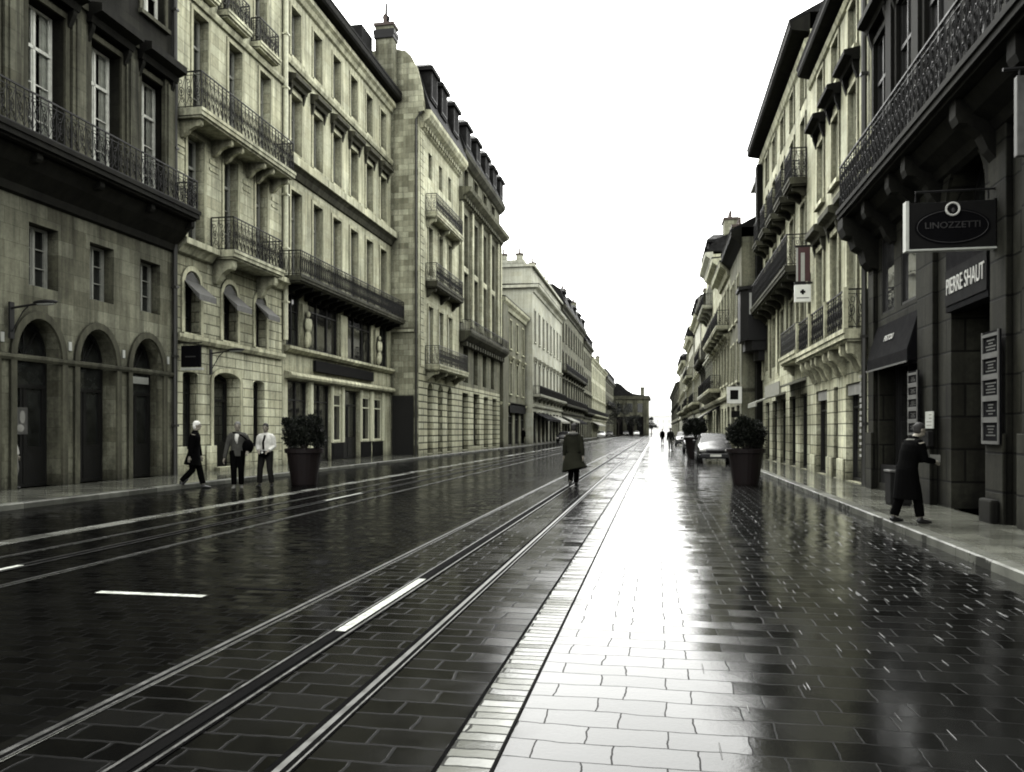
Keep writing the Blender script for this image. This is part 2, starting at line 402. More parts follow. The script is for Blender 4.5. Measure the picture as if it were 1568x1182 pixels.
            if glass == 'glc':
                bk = MB(); xs = sorted((s * -.012, s * -.5)); bk.box(xs[0] , xs[0] + .01, -hw, hw, 0.01, h - .01) if s > 0 else bk.box(xs[1] - .01, xs[1], -hw, hw, .01, h - .01)
                bk.box(xs[0] + .011, xs[1] - .011, -hw - .001, -hw + .009, .01, h - .01); bk.box(xs[0] + .011, xs[1] - .011, hw - .009, hw + .001, .01, h - .01)
                bk.box(xs[0] + .011, xs[1] - .011, -hw + .01, hw - .01, h - .012, h - .002); bk = bk.mesh('room_backing'); bk.materials.append(M['black'])
            CACHE[key] = (fm, gm, cu, bk)
        fm, gm, cu, bk = CACHE[key]
        loc = (b.sg * (d - r), (o['y0'] + o['y1']) / 2 - b.y0, o['z0'])
        wi = put(name, fm, b.root, loc)
        if label: wi['label'] = label
        put('pane', gm, wi)
        if cu: put('curtain', cu, wi)
        if bk: put('room_backing', bk, wi)
        return wi

    def railing(b, parent, path, z0, h, style='scroll', mat='iron', name='railing', cell=.26):
        """wrought-iron railing along a (d, y) polyline"""
        mb = MB(); sg = b.sg; r = random.Random(5)
        for (d0, y0), (d1, y1) in zip(path[:-1], path[1:]):
            L = math.hypot(d1 - d0, y1 - y0)
            if L < .02: continue
            def P(t, z, o=0.): q = t / L; return (sg * (d0 + (d1 - d0) * q), y0 + (y1 - y0) * q - b.y0, z0 + z)
            fl = (0, 0, 1)
            mb.tube([P(0, h), P(L, h)], .028, 4, flat=fl); mb.tube([P(0, .06), P(L, .06)], .018, 4, flat=fl)
            mb.tube([P(0, h - .12), P(L, h - .12)], .012, 4, flat=fl)
            n = max(1, round(L / cell)); c = L / n
            for i in range(n + 1):
                mb.tube([P(i * c, 0), P(i * c, h)], .013 if i % 5 else .022, 4)
                if style == 'bars' and i < n: mb.tube([P((i + .5) * c, .06), P((i + .5) * c, h)], .010, 4)
            if style == 'bars': continue
            for i in range(n):
                m = (i + .5) * c; k = c / 2 - .015
                def ring(tc, zc, ra, rb, q=9, a0=0., a1=2 * math.pi, rad=.0125):
                    pts = [P(tc + ra * math.cos(a0 + (a1 - a0) * j / q), zc + rb * math.sin(a0 + (a1 - a0) * j / q)) for j in range(q + (0 if a1 - a0 > 6.2 else 1))]
                    mb.tube(pts, rad, 3, closed=a1 - a0 > 6.2)
                if style == 'scroll':
                    ring(m, h * .5 - .03, k * .72, .15); ring(m, h * .5 - .03, k * .3, .06, 6)
                    ring(m - k * .35, h * .78 - .04, k * .5, .07, 6); ring(m + k * .35, h * .24, k * .5, .08, 6)
                    mb.tube([P(m - k, .1), P(m - k * .2, h * .3), P(m + k * .2, h * .6), P(m + k, h - .14)], .010, 3)
                    mb.tube([P(m + k, .1), P(m + k * .1, h * .35), P(m - k, h - .14)], .009, 3)
                elif style == 'oval':
                    ring(m, h * .46, k * .8, h * .33, 10); mb.tube([P(m, .06), P(m, h - .12)], .009, 3)
        return b.part(name, mb, mat, parent)

    def balcony(b, y0, y1, proj, zs, h=1.0, th=.2, style='scroll', mat='trim', rmat='iron', brackets=None, bh=.55, bw=.18, d=0., rd=.06, lip=True, bmat=None, cell=.26):
        mb = MB(); b.bx(mb, d + .0, d + proj, y0, y1, zs - th, zs)
        if lip:
            b.bx(mb, d + proj, d + proj + .035, y0 - .035, y1 + .035, zs - th * .45, zs + .004)
            b.bx(mb, d + .0, d + proj - .08, y0 + .05, y1 - .05, zs - th - .07, zs - th)
        o = b.part('balcony', mb, mat)
        b.railing(o, [(d + .02, y0 + rd), (d + proj - rd, y0 + rd), (d + proj - rd, y1 - rd), (d + .02, y1 - rd)], zs, h, style, rmat, cell=cell)
        for yc in brackets or ():
            m = MB(); p = proj * .82; zt = zs - th - .072
            prof = [(d, zt), (d + p, zt), (d + p, zt - bh * .28), (d + p * .93, zt - bh * .4), (d + p * .72, zt - bh * .42), (d + p * .45, zt - bh * .6), (d + p * .3, zt - bh * .85), (d + p * .14, zt - bh), (d, zt - bh)]
            b.pr(m, prof, yc - bw / 2, yc + bw / 2)
            b.part('bracket', m, bmat or mat, o)
        return o

    def cornice(b, prof, y0, y1, mat='trim', name='cornice', d=0., dent=None, ends=.0):
        """prof: (d, z) profile; dent = (z0, z1, depth, pitch) adds dentils"""
        mb = MB(); b.pr(mb, [(d + p[0], p[1]) for p in prof], y0 - ends, y1 + ends)
        if dent:
            z0, z1, dp, pit = dent; y = y0 + pit * .3
            while y < y1 - pit * .5: b.bx(mb, d, d + dp, y, y + pit * .5, z0, z1); y += pit
        return b.part(name, mb, mat)
    def band(b, y0, y1, z0, z1, p, mat='trim', name='string_course', d=0.):
        return b.cornice([(0, z0), (p * .6, z0), (p, z0 + (z1 - z0) * .5), (p, z1), (0, z1 + .03)], y0, y1, mat, name, d)
    def surround(b, o, mat='trim', w=.16, p=.05, sill=True, key=False, hood=None, d=0., win=None, hmat=None):
        """moulded surround, sill and optional hood of an opening (children of the window)"""
        mb = MB(); a, c, e, g = o['y0'], o['y1'], o['z0'], o['z1']; rise = o.get('rise', 0); zt = g - rise
        par = win if win is not None else b.root
        off = win.location if win is not None else Vector((0, 0, 0))
        b.bx(mb, d, d + p, a - w, a - .001, e, zt); b.bx(mb, d, d + p, c + .001, c + w, e, zt)
        if rise:
            n = 14; yc = (a + c) / 2; hw = (c - a) / 2
            for k in range(n):
                q = []
                for kk, (ra, rb) in ((k, (hw + .001, rise + .001)), (k + 1, (hw + .001, rise + .001)), (k + 1, (hw + w, rise + w)), (k, (hw + w, rise + w))):
                    q.append((yc - ra * math.cos(math.pi * kk / n) - b.y0, zt + rb * math.sin(math.pi * kk / n)))
                mb.prism(q, *sorted((b.sg * d, b.sg * (d + p))), axis='x')
        else: b.bx(mb, d, d + p, a - w, c + w, g + .001, g + w)
        mb.v = [(x - off[0], y - off[1], z - off[2]) for x, y, z in mb.v]
        b.part('surround', mb, mat, par)
        if sill:
            m = MB(); b.bx(m, d, d + p + .09, a - w - .03, c + w + .03, e - .13, e - .002)
            m.v = [(x - off[0], y - off[1], z - off[2]) for x, y, z in m.v]
            b.part('sill', m, mat, par)
        if hood:
            z, hh, pj = hood; m = MB()
            b.pr(m, [(d, z), (d + pj * .45, z), (d + pj * .55, z + hh * .3), (d + pj, z + hh * .45), (d + pj, z + hh * .8), (d, z + hh)], a - w - .12, c + w + .12)
            for yy in (a - w + .02, c + w - .02):
                b.pr(m, [(d, z - .45), (d + pj * .15, z - .45), (d + pj * .4, z - .12), (d + pj * .42, z - .001), (d, z - .001)], yy - .07, yy + .07)
            m.v = [(x - off[0], y - off[1], z - off[2]) for x, y, z in m.v]
            b.part('window_hood', m, hmat or mat, par)
    def roof(b, prof, y0, y1, mat='slate', name='roof'):
        return b.part(name, b.pr(MB(), prof, y0, y1), mat)
    def chimney(b, par, dc, yc, w, l, z0, z1, pots=3, mat='chim'):
        c = b.box('chimney', mat, dc - w / 2, dc + w / 2, yc - l / 2, yc + l / 2, z0, z1)
        m = MB(); b.bx(m, dc - w / 2 - .08, dc + w / 2 + .08, yc - l / 2 - .08, yc + l / 2 + .08, z1, z1 + .18)
        for i in range(pots):
            y = yc - l / 2 + l * (i + .5) / pots
            m.lathe([(.13, 0), (.16, .05), (.11, .1), (.10, .5), (.13, .55)], (b.sg * dc, y - b.y0, z1 + .18), 8)
        b.part('chimney_pot', m, 'pot', c)
        return c
    def dormer(b, par, yc, w, z0, h, d0, dep=2.4, mat='slate', wm='wood_d'):
        """dormer standing on the roof slope: cheeks, hipped cap, window"""
        m = MB(); b.bx(m, d0 - dep, d0, yc - w / 2, yc + w / 2, z0, z0 + h)
        o = b.part('dormer', m, mat)
        m = MB(); e = .16; y0, y1 = yc - w / 2 - e - b.y0, yc + w / 2 + e - b.y0; s = b.sg; zt = z0 + h
        m.add([(s * (d0 + e), y0, zt), (s * (d0 + e), y1, zt), (s * (d0 - dep), y1, zt), (s * (d0 - dep), y0, zt),
               (s * (d0 - .35), (y0 + y1) / 2, zt + .55), (s * (d0 - dep), (y0 + y1) / 2, zt + .55)],
              [(0, 1, 2, 3), (0, 1, 4), (1, 2, 5, 4), (2, 3, 5), (3, 0, 4, 5)])
        b.bx(m, d0 - dep, d0 + e + .02, yc - w / 2 - e - .02, yc + w / 2 + e + .02, zt - .24, zt - .004)
        b.part('dormer_cap', m, mat, o)
        m = MB(); b.bx(m, d0, d0 + .04, yc - w / 2 + .12, yc + w / 2 - .12, z0 + .15, zt - .1); b.part('dormer_window', m, wm, o)
        m = MB(); b.bx(m, d0 + .04, d0 + .045, yc - w / 2 + .22, yc + w / 2 - .22, z0 + .25, zt - .2); b.part('pane', m, 'black', o)
        return o
    def pipe(b, y, d, z0, z1, r=.06, mat='pipe'):
        m = MB(); x = b.sg * d; m.tube([(x, y - b.y0, z0), (x, y - b.y0, z1)], r, 8)
        z = z0 + 1.6
        while z < z1: m.box(x - r * 1.25, x + r * 1.25, y - b.y0 - r * 1.25, y - b.y0 + r * 1.25, z, z + .07); z += 2.3
        m.lathe([(r, 0), (r * 2, .12), (r * 2.1, .3)], (x, y - b.y0, z1), 8)
        return b.part('drainpipe', m, mat)

def O(yc, w, z0, z1, rise=0, **k): return dict(y0=yc - w / 2, y1=yc + w / 2, z0=z0, z1=z1, rise=rise, **k)
# ------------------------------------------------------------------ left side of the street
XL = -15.8
def row(b, ops, style, frame, rev=.38, sur=None, **k):
    out = []
    for i, o in enumerate(ops):
        w = b.window(o, style, frame, rev=o.get('rev', rev), **k)
        if sur: b.surround(o, win=w, **sur)
        out.append(w)
    return out

# --- arcade house
b = Bld('arcade_building', XL, 9.0, 24.1, 1, 'dark stone house with round arched arcade and long iron balcony, nearest on the left')
arch = [O(y, 1.56, .12, 4.5, 1.04, rev=.5) for y in (18.19, 20.4, 22.67, 15.95, 13.7, 11.45)]
sq = [O(y, 1.02, 5.33, 6.95, rev=.4) for y in (18.37, 20.6, 22.84, 16.15, 13.9, 11.6)]
fr = [O(y, 1.3, 8.82, 12.75, rev=.42) for y in (18.42, 20.72, 22.95, 16.1, 13.8, 11.5)]
up = [O(y, 1.15, 14.7, 17.2, rev=.3) for y in (18.42, 20.72, 22.98, 16.1, 13.8, 11.5)]
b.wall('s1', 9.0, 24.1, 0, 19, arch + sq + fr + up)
row(b, arch, 'door', 'wood_d', .5, dict(mat='trimd', w=.19, p=.07, sill=False))
row(b, sq, 'case', 'wood_g', .4)
row(b, fr, 'french', 'wood_w', .42, dict(mat='trimd', w=.16, p=.07, sill=False, hood=(13.02, .62, .62), hmat='trimk'), glass='glc', curtain='both')
row(b, up, 'case', 'wood_w', .3, dict(mat='trimd', w=.14, p=.05), glass='glc', curtain='left')
b.band(9.0, 24.1, 3.36, 3.5, .11, 'trimd')
b.cornice([(0, 7.5), (.1, 7.55), (.14, 7.75), (.5, 8.1), (.72, 8.4), (.72, 8.44), (0, 8.44)], 9.0, 24.05, 'trimk')
b.balcony(9.05, 24.0, 1.0, 8.8, .98, .26, 'scroll', 'trimk', brackets=[y for y in (23.9, 21.8, 19.55, 17.3, 15., 12.7, 10.4)], bh=.6, bmat='trimk')
for y in (24.0 - .28, 21.83, 19.57, 17.26, 14.95, 12.65, 10.3):
    m = MB(); b.bx(m, 0, .13, y - .3, y + .28, 8.82, 13.3); b.bx(m, .13, .17, y - .18, y + .16, 9.0, 12.9); b.bx(m, 0, .2, y - .34, y + .32, 13.3, 13.5); b.part('pilaster', m, 's1p')
b.cornice([(0, 18.6), (.25, 18.65), (.5, 18.9), (.62, 19), (.62, 19.2), (0, 19.25)], 9.0, 24.1, 'trimd')
b.roof([(.62, 19.21), (.62, 19.3), (-4, 22), (-11, 22), (-11, 19.01), (-.01, 19.26)], 9.0, 24.1)
m = MB(); b.bx(m, -.43, -.425, 17.85, 18.3, 1.5, 2.2); b.part('poster', m, 'zinc'); m = MB(); m.ball((-.42, 18.12 - b.y0, 1.95), .006, .1, .17, 10, 6); m.ball((-.42, 18.05 - b.y0, 1.66), .006, .13, .1, 10, 6); b.part('poster_picture', m, 'curtg')
b.box('fanlight_panel', 'offw', -.40, -.385, 22.0, 23.3, 3.08, 3.3)
for y in (17.0, 19.3, 21.53, 23.75): b.box('wall_plaque', 'offw', .0, .03, y - .05, y + .05, 3.78, 4.02)
b.pipe(24.02, .1, .12, 18.6, .07)

# --- narrow three-bay house with arched mezzanine
b = Bld('townhouse', XL, 24.12, 31.85, 1, 'cream stone house three windows wide with arched mezzanine and ornate iron balconies')
g = [O(25.05, .92, .95, 3.62, .12), O(27.38, 1.9, .12, 3.75, .32, rev=.6), O(29.85, .92, .95, 3.6, .12)]
mz = [O(25.12, .95, 4.93, 7.1, .46), O(27.6, 1.0, 4.93, 7.1, .46), O(29.95, .9, 4.93, 7.1, .46)]
f1 = [O(25.35, 1.02, 8.15, 11.8), O(27.68, 1.0, 8.15, 11.8), O(30.05, .95, 8.15, 11.8)]
f2 = [O(25.65, .95, 12.4, 16.2), O(28.0, .97, 12.4, 16.2), O(30.35, .9, 12.4, 16.2)]
f3 = [O(25.3, 1.0, 17.0, 20.2), O(27.6, 1.0, 17.0, 20.2), O(30.0, 1.0, 17.0, 20.2)]
b.wall('s2r', 24.12, 31.85, 0, 7.8, g + mz, name='rusticated_wall')
b.wall('s2', 24.12, 31.85, 7.8, 21.4, f1 + f2 + f3)
row(b, [g[0], g[2]], 'shop', 'wood_d'); row(b, [g[1]], 'door', 'wood_d', .6, dict(mat='trim', w=.16, p=.06, sill=False))
for w, o in zip(row(b, mz, 'arch', 'wood_d'), mz):
    b.surround(o, 'trim', .17, .06, win=w)
    m = MB(); yc = o['y0'] - b.y0; y2 = o['y1'] - b.y0
    m.add([(.0, yc - .05, 6.75), (.0, y2 + .05, 6.75), (.62, y2 + .05, 6.22), (.62, yc - .05, 6.22), (.62, y2 + .05, 6.02), (.62, yc - .05, 6.02), (.02, yc + .4, 7.05), (.02, y2 - .4, 7.05)],
          [(0, 1, 2, 3), (3, 2, 4, 5), (0, 3, 5), (1, 2, 4), (0, 1, 7, 6)])
    m.v = [(x - w.location[0], y - w.location[1], z - w.location[2]) for x, y, z in m.v]
    b.part('awning', m, 'frm', w)
row(b, f1, 'french', 'wood_g', .38, dict(mat='trim', w=.13, p=.04, sill=False))
row(b, f2, 'french', 'wood_g', .38, dict(mat='trim', w=.13, p=.04, sill=False))
row(b, f3, 'french', 'wood_g', .38, dict(mat='trim', w=.12, p=.04, sill=False))
b.band(24.14, 31.8, 4.62, 4.86, .2)
b.cornice([(0, 7.55), (.15, 7.6), (.3, 7.8), (.45, 7.85), (.45, 8.05), (0, 8.1)], 24.14, 26.2)
b.cornice([(0, 7.55), (.15, 7.6), (.3, 7.8), (.45, 7.85), (.45, 8.05), (0, 8.1)], 30.25, 31.8)
b.balcony(26.27, 30.15, .95, 8.08, 1.18, .24, 'scroll', brackets=(26.6, 29.8), bh=.85, bw=.3)
b.balcony(24.2, 31.15, .95, 12.36, 1.22, .24, 'scroll', brackets=(24.5, 26.45, 27.2, 28.9, 29.6, 30.9), bh=.55, bw=.16)
for y in (25.3, 27.6, 30.0): b.balcony(y - .85, y + .85, .45, 16.98, .95, .2, 'scroll', brackets=())
b.band(24.14, 31.8, 16.45, 16.66, .16)
for y in (24.4, 26.5, 28.85, 31.2):
    m = MB(); b.bx(m, .0, .03, y - .28, y + .28, 11.2, 11.35); b.bx(m, .0, .03, y - .28, y + .28, 10.95, 11.05); b.part('wall_panel', m, 'trim')
for y in (24.42, 26.3, 28.75, 31.1): b.box('plinth', 's2', .0, .07, y - .32, y + .32, .05, 1.05, bevel=.02)
b.cornice([(0, 21.0), (.3, 21.1), (.55, 21.35), (.6, 21.6), (0, 21.6)], 24.12, 31.85)
b.roof([(.6, 21.61), (.6, 21.7), (-4, 24), (-11, 24), (-11, 21.41), (-.01, 21.5)], 24.12, 31.85)
b.box('doorstep', 's2', -.1, .3, 26.45, 28.3, .06, .26)

# --- long six-bay house
b = Bld('long_house', XL, 31.9, 46.15, 1, 'long pale stone house six windows wide with a shop and low iron balcony')
ys = [33.2 + 2.3 * i for i in range(6)]
t3 = [O(y, .98, 18.05, 20.3) for y in ys]; t2 = [O(y, 1.05, 13.85, 16.45) for y in ys]; t1 = [O(y, 1.05, 8.1, 12.2) for y in ys]
mz = [O(32.9, 1.35, 5.32, 7.7, rev=.15), O(36.2, 3.6, 5.32, 7.7, rev=.15), O(40.9, 3.7, 5.32, 7.7, rev=.15), O(44.75, 1.3, 5.32, 7.7, rev=.15)]
gr = [O(33.45, 2.1, .12, 3.82, rev=.2), O(36.0, 2.1, .12, 3.82, rev=.2), O(37.85, 1.2, 1.05, 3.42, rev=.1), O(39.85, 2.3, .12, 3.7, rev=.3), O(41.85, 1.4, 1.05, 3.42, rev=.1), O(43.75, 1.5, 1.05, 3.42, rev=.1)]
b.wall('s3', 31.9, 46.15, 0, 21.4, t3 + t2 + t1 + mz + gr)
row(b, t3, 'case', 'wood_g', .38, dict(mat='trim', w=.13, p=.04)); row(b, t1, 'french', 'wood_g', .38, dict(mat='trim', w=.15, p=.05, sill=False))
row(b, t2, 'case', 'wood_g', .38, dict(mat='trim', w=.15, p=.05, hood=(16.75, .5, .4), hmat='trimd'))
row(b, [mz[0], mz[3]], 'thin', 'wood_d', .15); row(b, mz[1:3], 'shop', 'wood_d', .15, glass='gls')
row(b, gr[:2], 'shop', 'wood_d', .6, glass='gls'); row(b, [gr[3]], 'door', 'wood_d', .7)
row(b, [gr[2], gr[4], gr[5]], 'shop', 'cream', .1, glass='gls')
for y0, y1 in ((37.15, 38.6), (41.1, 42.65), (42.9, 44.6)):
    m = MB(); b.bx(m, .0, .05, y0, y1, .14, .98); b.bx(m, .05, .07, y0 + .15, y1 - .15, .3, .85); b.part('stall_riser', m, 'dkpanel')
for y0, y1 in ((37.12, 37.25), (38.47, 38.66), (41.04, 41.16), (42.56, 42.99), (44.51, 44.75)): b.box('shop_pilaster', 'cream', .0, .09, y0, y1, 1.0, 3.8)
b.box('shop_post', 'cream', -.02, .10, 34.6, 34.85, .12, 3.85)
b.band(31.95, 46.1, 17.62, 17.9, .16); b.cornice([(0, 12.72), (.1, 12.75), (.2, 13.0), (.36, 13.16), (0, 13.16)], 31.96, 46.08, 'trimd', 'shaded_soffit'); b.cornice([(0, 13.165), (.44, 13.165), (.44, 13.5), (.3, 13.62), (0, 13.66)], 31.95, 46.1)  # dark lower moulding paints the soffit shade below the cornice
b.cornice([(0, 5.0), (.15, 5.02), (.32, 5.15), (.32, 5.27), (0, 5.3)], 32.0, 46.0)
b.box('shop_fascia', 'dkpanel', .0, .16, 35.0, 42.75, 4.35, 4.88, bevel=.02)
m = MB(); b.pr(m, [(0, 3.86), (.32, 3.9), (.36, 4.0), (.3, 4.12), (0, 4.2)], 32.1, 46.0); b.part('shop_lintel', m, 'trim')
for y in (33.95, 43.4):       # carved figures on the mezzanine piers
    m = MB(); o0 = y - b.y0
    b.bx(m, .0, .12, y - .28, y + .28, 5.32, 7.3)
    m.ball((.22, o0, 5.75), .16, .2, .42); m.ball((.24, o0, 6.35), .17, .22, .36); m.ball((.24, o0, 6.85), .11, .12, .16); m.ball((.26, o0 - .2, 6.4), .09, .09, .26); m.ball((.26, o0 + .2, 6.45), .09, .09, .26)
    m.ball((.2, o0 - .12, 5.6), .14, .12, .3)
    b.part('carved_figure', m, 'trim', smooth=False)
b.box('pier', 'trim', .0, .12, 38.1, 38.95, 5.3, 7.45)
b.balcony(31.6, 45.8, 1.0, 8.2, 1.05, .22, 'oval', brackets=[32.3 + .93 * i for i in range(15)], bh=.42, bw=.16, mat='trimd', bmat='trimk', cell=.2)  # slab and brackets coloured dark to paint in the shade underneath
b.cornice([(0, 20.75), (.12, 20.8), (.2, 21.0), (.34, 21.1), (.34, 21.3), (0, 21.32)], 31.95, 46.1)
b.cornice([(0, 21.34), (.62, 21.45), (.7, 21.55), (.7, 21.8), (.6, 21.84), (0, 21.9)], 31.9, 46.1, 'trimk', 'eaves')
rf = b.roof([(.7, 21.85), (.72, 21.95), (-4.2, 24.7), (-11, 24.7), (-11, 21.5), (-.05, 21.92)], 31.9, 46.1)
b.pipe(31.98, .12, 5.5, 21.2, .11, 'pipel')
c = b.chimney(rf, -.15, 45.7, 1.1, .8, 21.9, 25.7, 2, 'chim')
m = MB(); b.bx(m, -.76, .46, 45.2, 46.14, 24.95, 25.201); b.bx(m, -.8, .5, 45.2, 46.14, 25.2, 25.45); b.part('chimney_band', m, 'iron', c); m = MB(); m.lathe([(.2, 0), (.24, .2), (.09, .3), (.08, 1.0)], (-.15, 45.7 - b.y0, 26.2), 10); b.part('chimney_cowl', m, 'iron', c)
b.box('roof_hatch', 'slate', -3.2, -.8, 43.4, 45.1, 22.4, 24.9)

# --- stone gable house with mansard (white three-bay front)
b = Bld('gable_house', -14.1, 46.2, 56.2, 1, 'white quoined house with rough stone gable wall and three small balconies')
ys = [48.75, 51.2, 53.6]
w4 = [O(y, .8, 17.5, 19.1) for y in ys]; w3 = [O(y, 1., 13.0 - 1.6, 14.4) for y in ys]; w2 = [O(y, 1.05, 5.85, 9.4) for y in ys]; w5 = [O(y, .9, 15.5, 16.9) for y in ys]
g = [O(y, 1.25, .15, 4.6, .6) for y in ys]
ops = w4 + w3 + w2 + g
b.wall('s4', 46.23, 56.2, 5.3, 20.8, [o for o in ops if o['z0'] > 5], sides=False); b.wall('s4r', 46.23, 56.2, 0, 5.3, g, sides=False, name='rusticated_wall')
mb = MB(); mb.prism([(-11, 0), (-.001, 0), (-.001, 20.79), (.34, 20.85), (.36, 21.2), (.22, 22.2), (-.1, 23.5), (-.45, 24.2), (-.8, 24.55), (-1.5, 24.7), (-11, 24.7)], 0, .28); b.part('gable_wall', mb, 'gable')
b.box('rear_wall', 'gable', -11, -10.7, 46.5, 56.2, 0, 20.8)
row(b, w4, 'case', 'wood_g'); row(b, w3, 'case', 'wood_w', .3, dict(mat='trim', w=.12, p=.05, sill=False)); row(b, w2, 'french', 'wood_w', .25, dict(mat='trim', w=.14, p=.06, sill=False)); row(b, g, 'door', 'wood_d', .5)
b.balcony(47.7, 54.6, .75, 15.2, 1.1, .3, 'scroll', 's4', brackets=(48, 51.2, 54.2), cell=.32); b.balcony(47.7, 54.6, .75, 10.9, 1.1, .35, 'scroll', 'trimd', brackets=(48, 51.2, 54.2), cell=.32)
b.balcony(47.6, 55.2, .95, 5.7, 1.15, .3, 'scroll', 's4', 'ironl', brackets=(48, 50, 52.4, 54.8), cell=.3)
for y in [47.2 + .0]:
    m = MB(); z = 5.5
    while z < 20: b.bx(m, .0, .05, 46.52, 47.2 + (.18 if int(z / .42) % 2 else 0), z, z + .38); z += .42
    b.part('quoin', m, 's4')
b.cornice([(0, 19.9), (.15, 20.0), (.25, 20.3), (.55, 20.5), (.7, 20.75), (.7, 21.0), (0, 21.1)], 46.5, 56.2, 's4', dent=(20.05, 20.3, .3, .5))
b.roof([(.7, 21.02), (.25, 22.3), (-.1, 23.4), (-.8, 24.4), (-11, 24.5), (-11, 20.8), (0, 21.1)], 46.49, 56.2)
for y in (47.9, 50.3, 53.4): b.dormer(None, y, 1.5, 21.9, 2.0, .5)
m = MB(); m.box(-1.5, -.42, -.05, -.002, .12, 3.55); m.box(-1.62, -1.5, -.08, -.002, .12, 3.7); m.box(-.42, -.3, -.08, -.002, .12, 3.7); m.box(-1.5, -.42, -.08, -.002, 3.55, 3.7)
b.part('side_door', m, 'wood_d')
m = MB(); m.tube([(-.12, -.1, .12), (-.12, -.1, 20.3), (.1, -.1, 20.6), (.3, -.1, 20.75)], .06, 8); b.part('drainpipe', m, 'pipe')
m = MB(); m.box(-1.8, -.25, -.1, -.002, 7.55, 7.7); b.part('string_course', m, 'trim')

# --- tall grey house with giant pilasters, attic and dormers
b = Bld('pilaster_house', -14.1, 56.2, 71.6, 1, 'grey stone house with tall white pilasters, double cornice and dark dormers')
ys = [58.3 + 3.35 * i for i in range(4)]
tall = [O(y, 1.5, 9.9, 13.4) for y in ys] + [O(y, 1.5, 13.9, 17.8) for y in ys]; at = [O(y, 1.3, 19.6, 21.2) for y in ys]
lo = [O(y, 1.5, 5.2, 8.0) for y in ys]; g = [O(58.2, 1.9, .15, 4.4), O(62.0, 2.2, .35, 4.5), O(65.6, 1.8, .15, 4.4), O(69.2, 1.9, .15, 4.4)]
b.wall('s5', 56.2, 71.6, 4.9, 21.9, tall + at + lo); b.wall('s4r', 56.2, 71.6, 0, 4.9, g, name='rusticated_wall')
row(b, tall, 'case', 'wood_d'); row(b, at, 'case', 'wood_d', .25, dict(mat='s5', w=.12, p=.05)); row(b, lo, 'shop', 'wood_d'); row(b, g, 'door', 'wood_d', .5)
for y in (56.6, 59.95, 63.3, 66.65, 70.1, 71.3): b.box('pilaster', 's4', .0, .22, y - .27, y + .27, 9.5, 18.3)
for y in ys:
    b.box('window_panel', 's4', -.1, .04, y - .75, y + .75, 13.45, 13.85)
b.cornice([(0, 8.05), (.3, 8.1), (.8, 8.5), (.9, 8.7), (.9, 8.85), (0, 8.9)], 56.3, 71.6, 'trimd', dent=(7.8, 8.1, .5, .9)); b.railing(b.root, [(.05, 56.4), (.85, 56.4), (.85, 71.4)], 8.9, .75, 'bars', 'iron', cell=.4)
b.cornice([(0, 18.3), (.2, 18.4), (.3, 18.7), (.85, 19.0), (.95, 19.25), (0, 19.35)], 56.2, 71.6, 's5', dent=(18.45, 18.72, .45, .6))
b.cornice([(0, 21.3), (.2, 21.4), (.5, 21.7), (.55, 22.0), (0, 22.1)], 56.2, 71.6, 'trimd')
b.roof([(.55, 22.01), (-.1, 23.6), (-.9, 24.6), (-11, 24.7), (-11, 21.9), (0, 22.11)], 56.2, 71.6)
for y in (57.3, 60.6, 63.9, 67.0, 70.1): b.dormer(None, y, 1.5, 22.3, 1.75, .45)

# --- generic farther houses
def house(name, X, y0, y1, sg, label, mat, H, floors, n, gh=4., gmat=None, bal=(), roof=2.6, man=0, cm='trim', dark='wood_d', corn=.6, style='case', frame='wood_g', ww=1.05, cap=None, depth=11., shopframe='wood_d', bstyle='bars', awn=(), chim=()):
    b = Bld(name, X, y0, y1, sg, label)
    sp = (y1 - y0) / n; ys = [y0 + sp * (i + .5) for i in range(n)]
    wn = [[O(y, ww, z0, z1, rev=.16) for y in ys] for z0, z1 in floors]
    g = [O(y, min(sp * .7, 2.3), .15, gh - .7, (.5 if i % 3 == 1 else 0), rev=.18) for i, y in enumerate(ys)]
    b.wall(mat, y0, y1, gh, H, sum(wn, []), depth=depth); b.wall(gmat or mat, y0, y1, 0, gh, g, depth=depth, name='ground_floor_wall')
    for i, r in enumerate(wn):
        row(b, r, style, frame, .16, dict(mat=cm, w=.15, p=.06, sill=i not in bal, hood=((floors[i][1] + .3, .4, .35) if i == 0 else None)))
    row(b, g, 'shop', shopframe, .18, glass='gls')
    b.band(y0 + .02, y1 - .02, gh - .25, gh + .05, .25, cm)
    for i in bal: b.balcony(y0 + .4, y1 - .4, .8, floors[i][0] - .02, .95, .22, bstyle, cm, brackets=[y for y in ys], cell=.3)
    b.cornice([(0, H - .7), (.15, H - .65), (.25, H - .35), (corn, H - .1), (corn + .05, H + .15), (0, H + .2)], y0, y1, cm)
    c0 = corn + .05; zt = H + .16
    if man: b.roof([(c0, zt), (-.2, zt + man * .75), (-1.2, zt + man), (-depth, zt + man), (-depth, H), (0, H + .21)], y0, y1)
    else: b.roof([(c0, zt), (c0, zt + .1), (-5, zt + roof), (-depth, zt + .3), (-depth, H), (0, H + .21)], y0, y1)
    if man:
        for y in ys[::1 if n < 6 else 2]: b.dormer(None, y, 1.4, zt + .25, man * .62, .3)
    for y, z in chim: b.chimney(None, -1.4, y, 1., 1.8, H + .5, z, 4)
    for (a, c, z, p, mt) in awn:
        m = MB(); b.pr(m, [(0, z), (p, z - .75), (p, z - 1.0), (p - .03, z - 1.0), (p - .03, z - .78), (0, z - .1)], a, c); b.part('awning', m, mt)
    return b
b = house('low_house', -14.1, 71.6, 86, 1, 'low grey house with flat cornice squeezed between two taller houses', 's5', 13.7, [(5.2, 8.2), (9.6, 12.4)], 4, 4.2, roof=1.2, corn=.5)
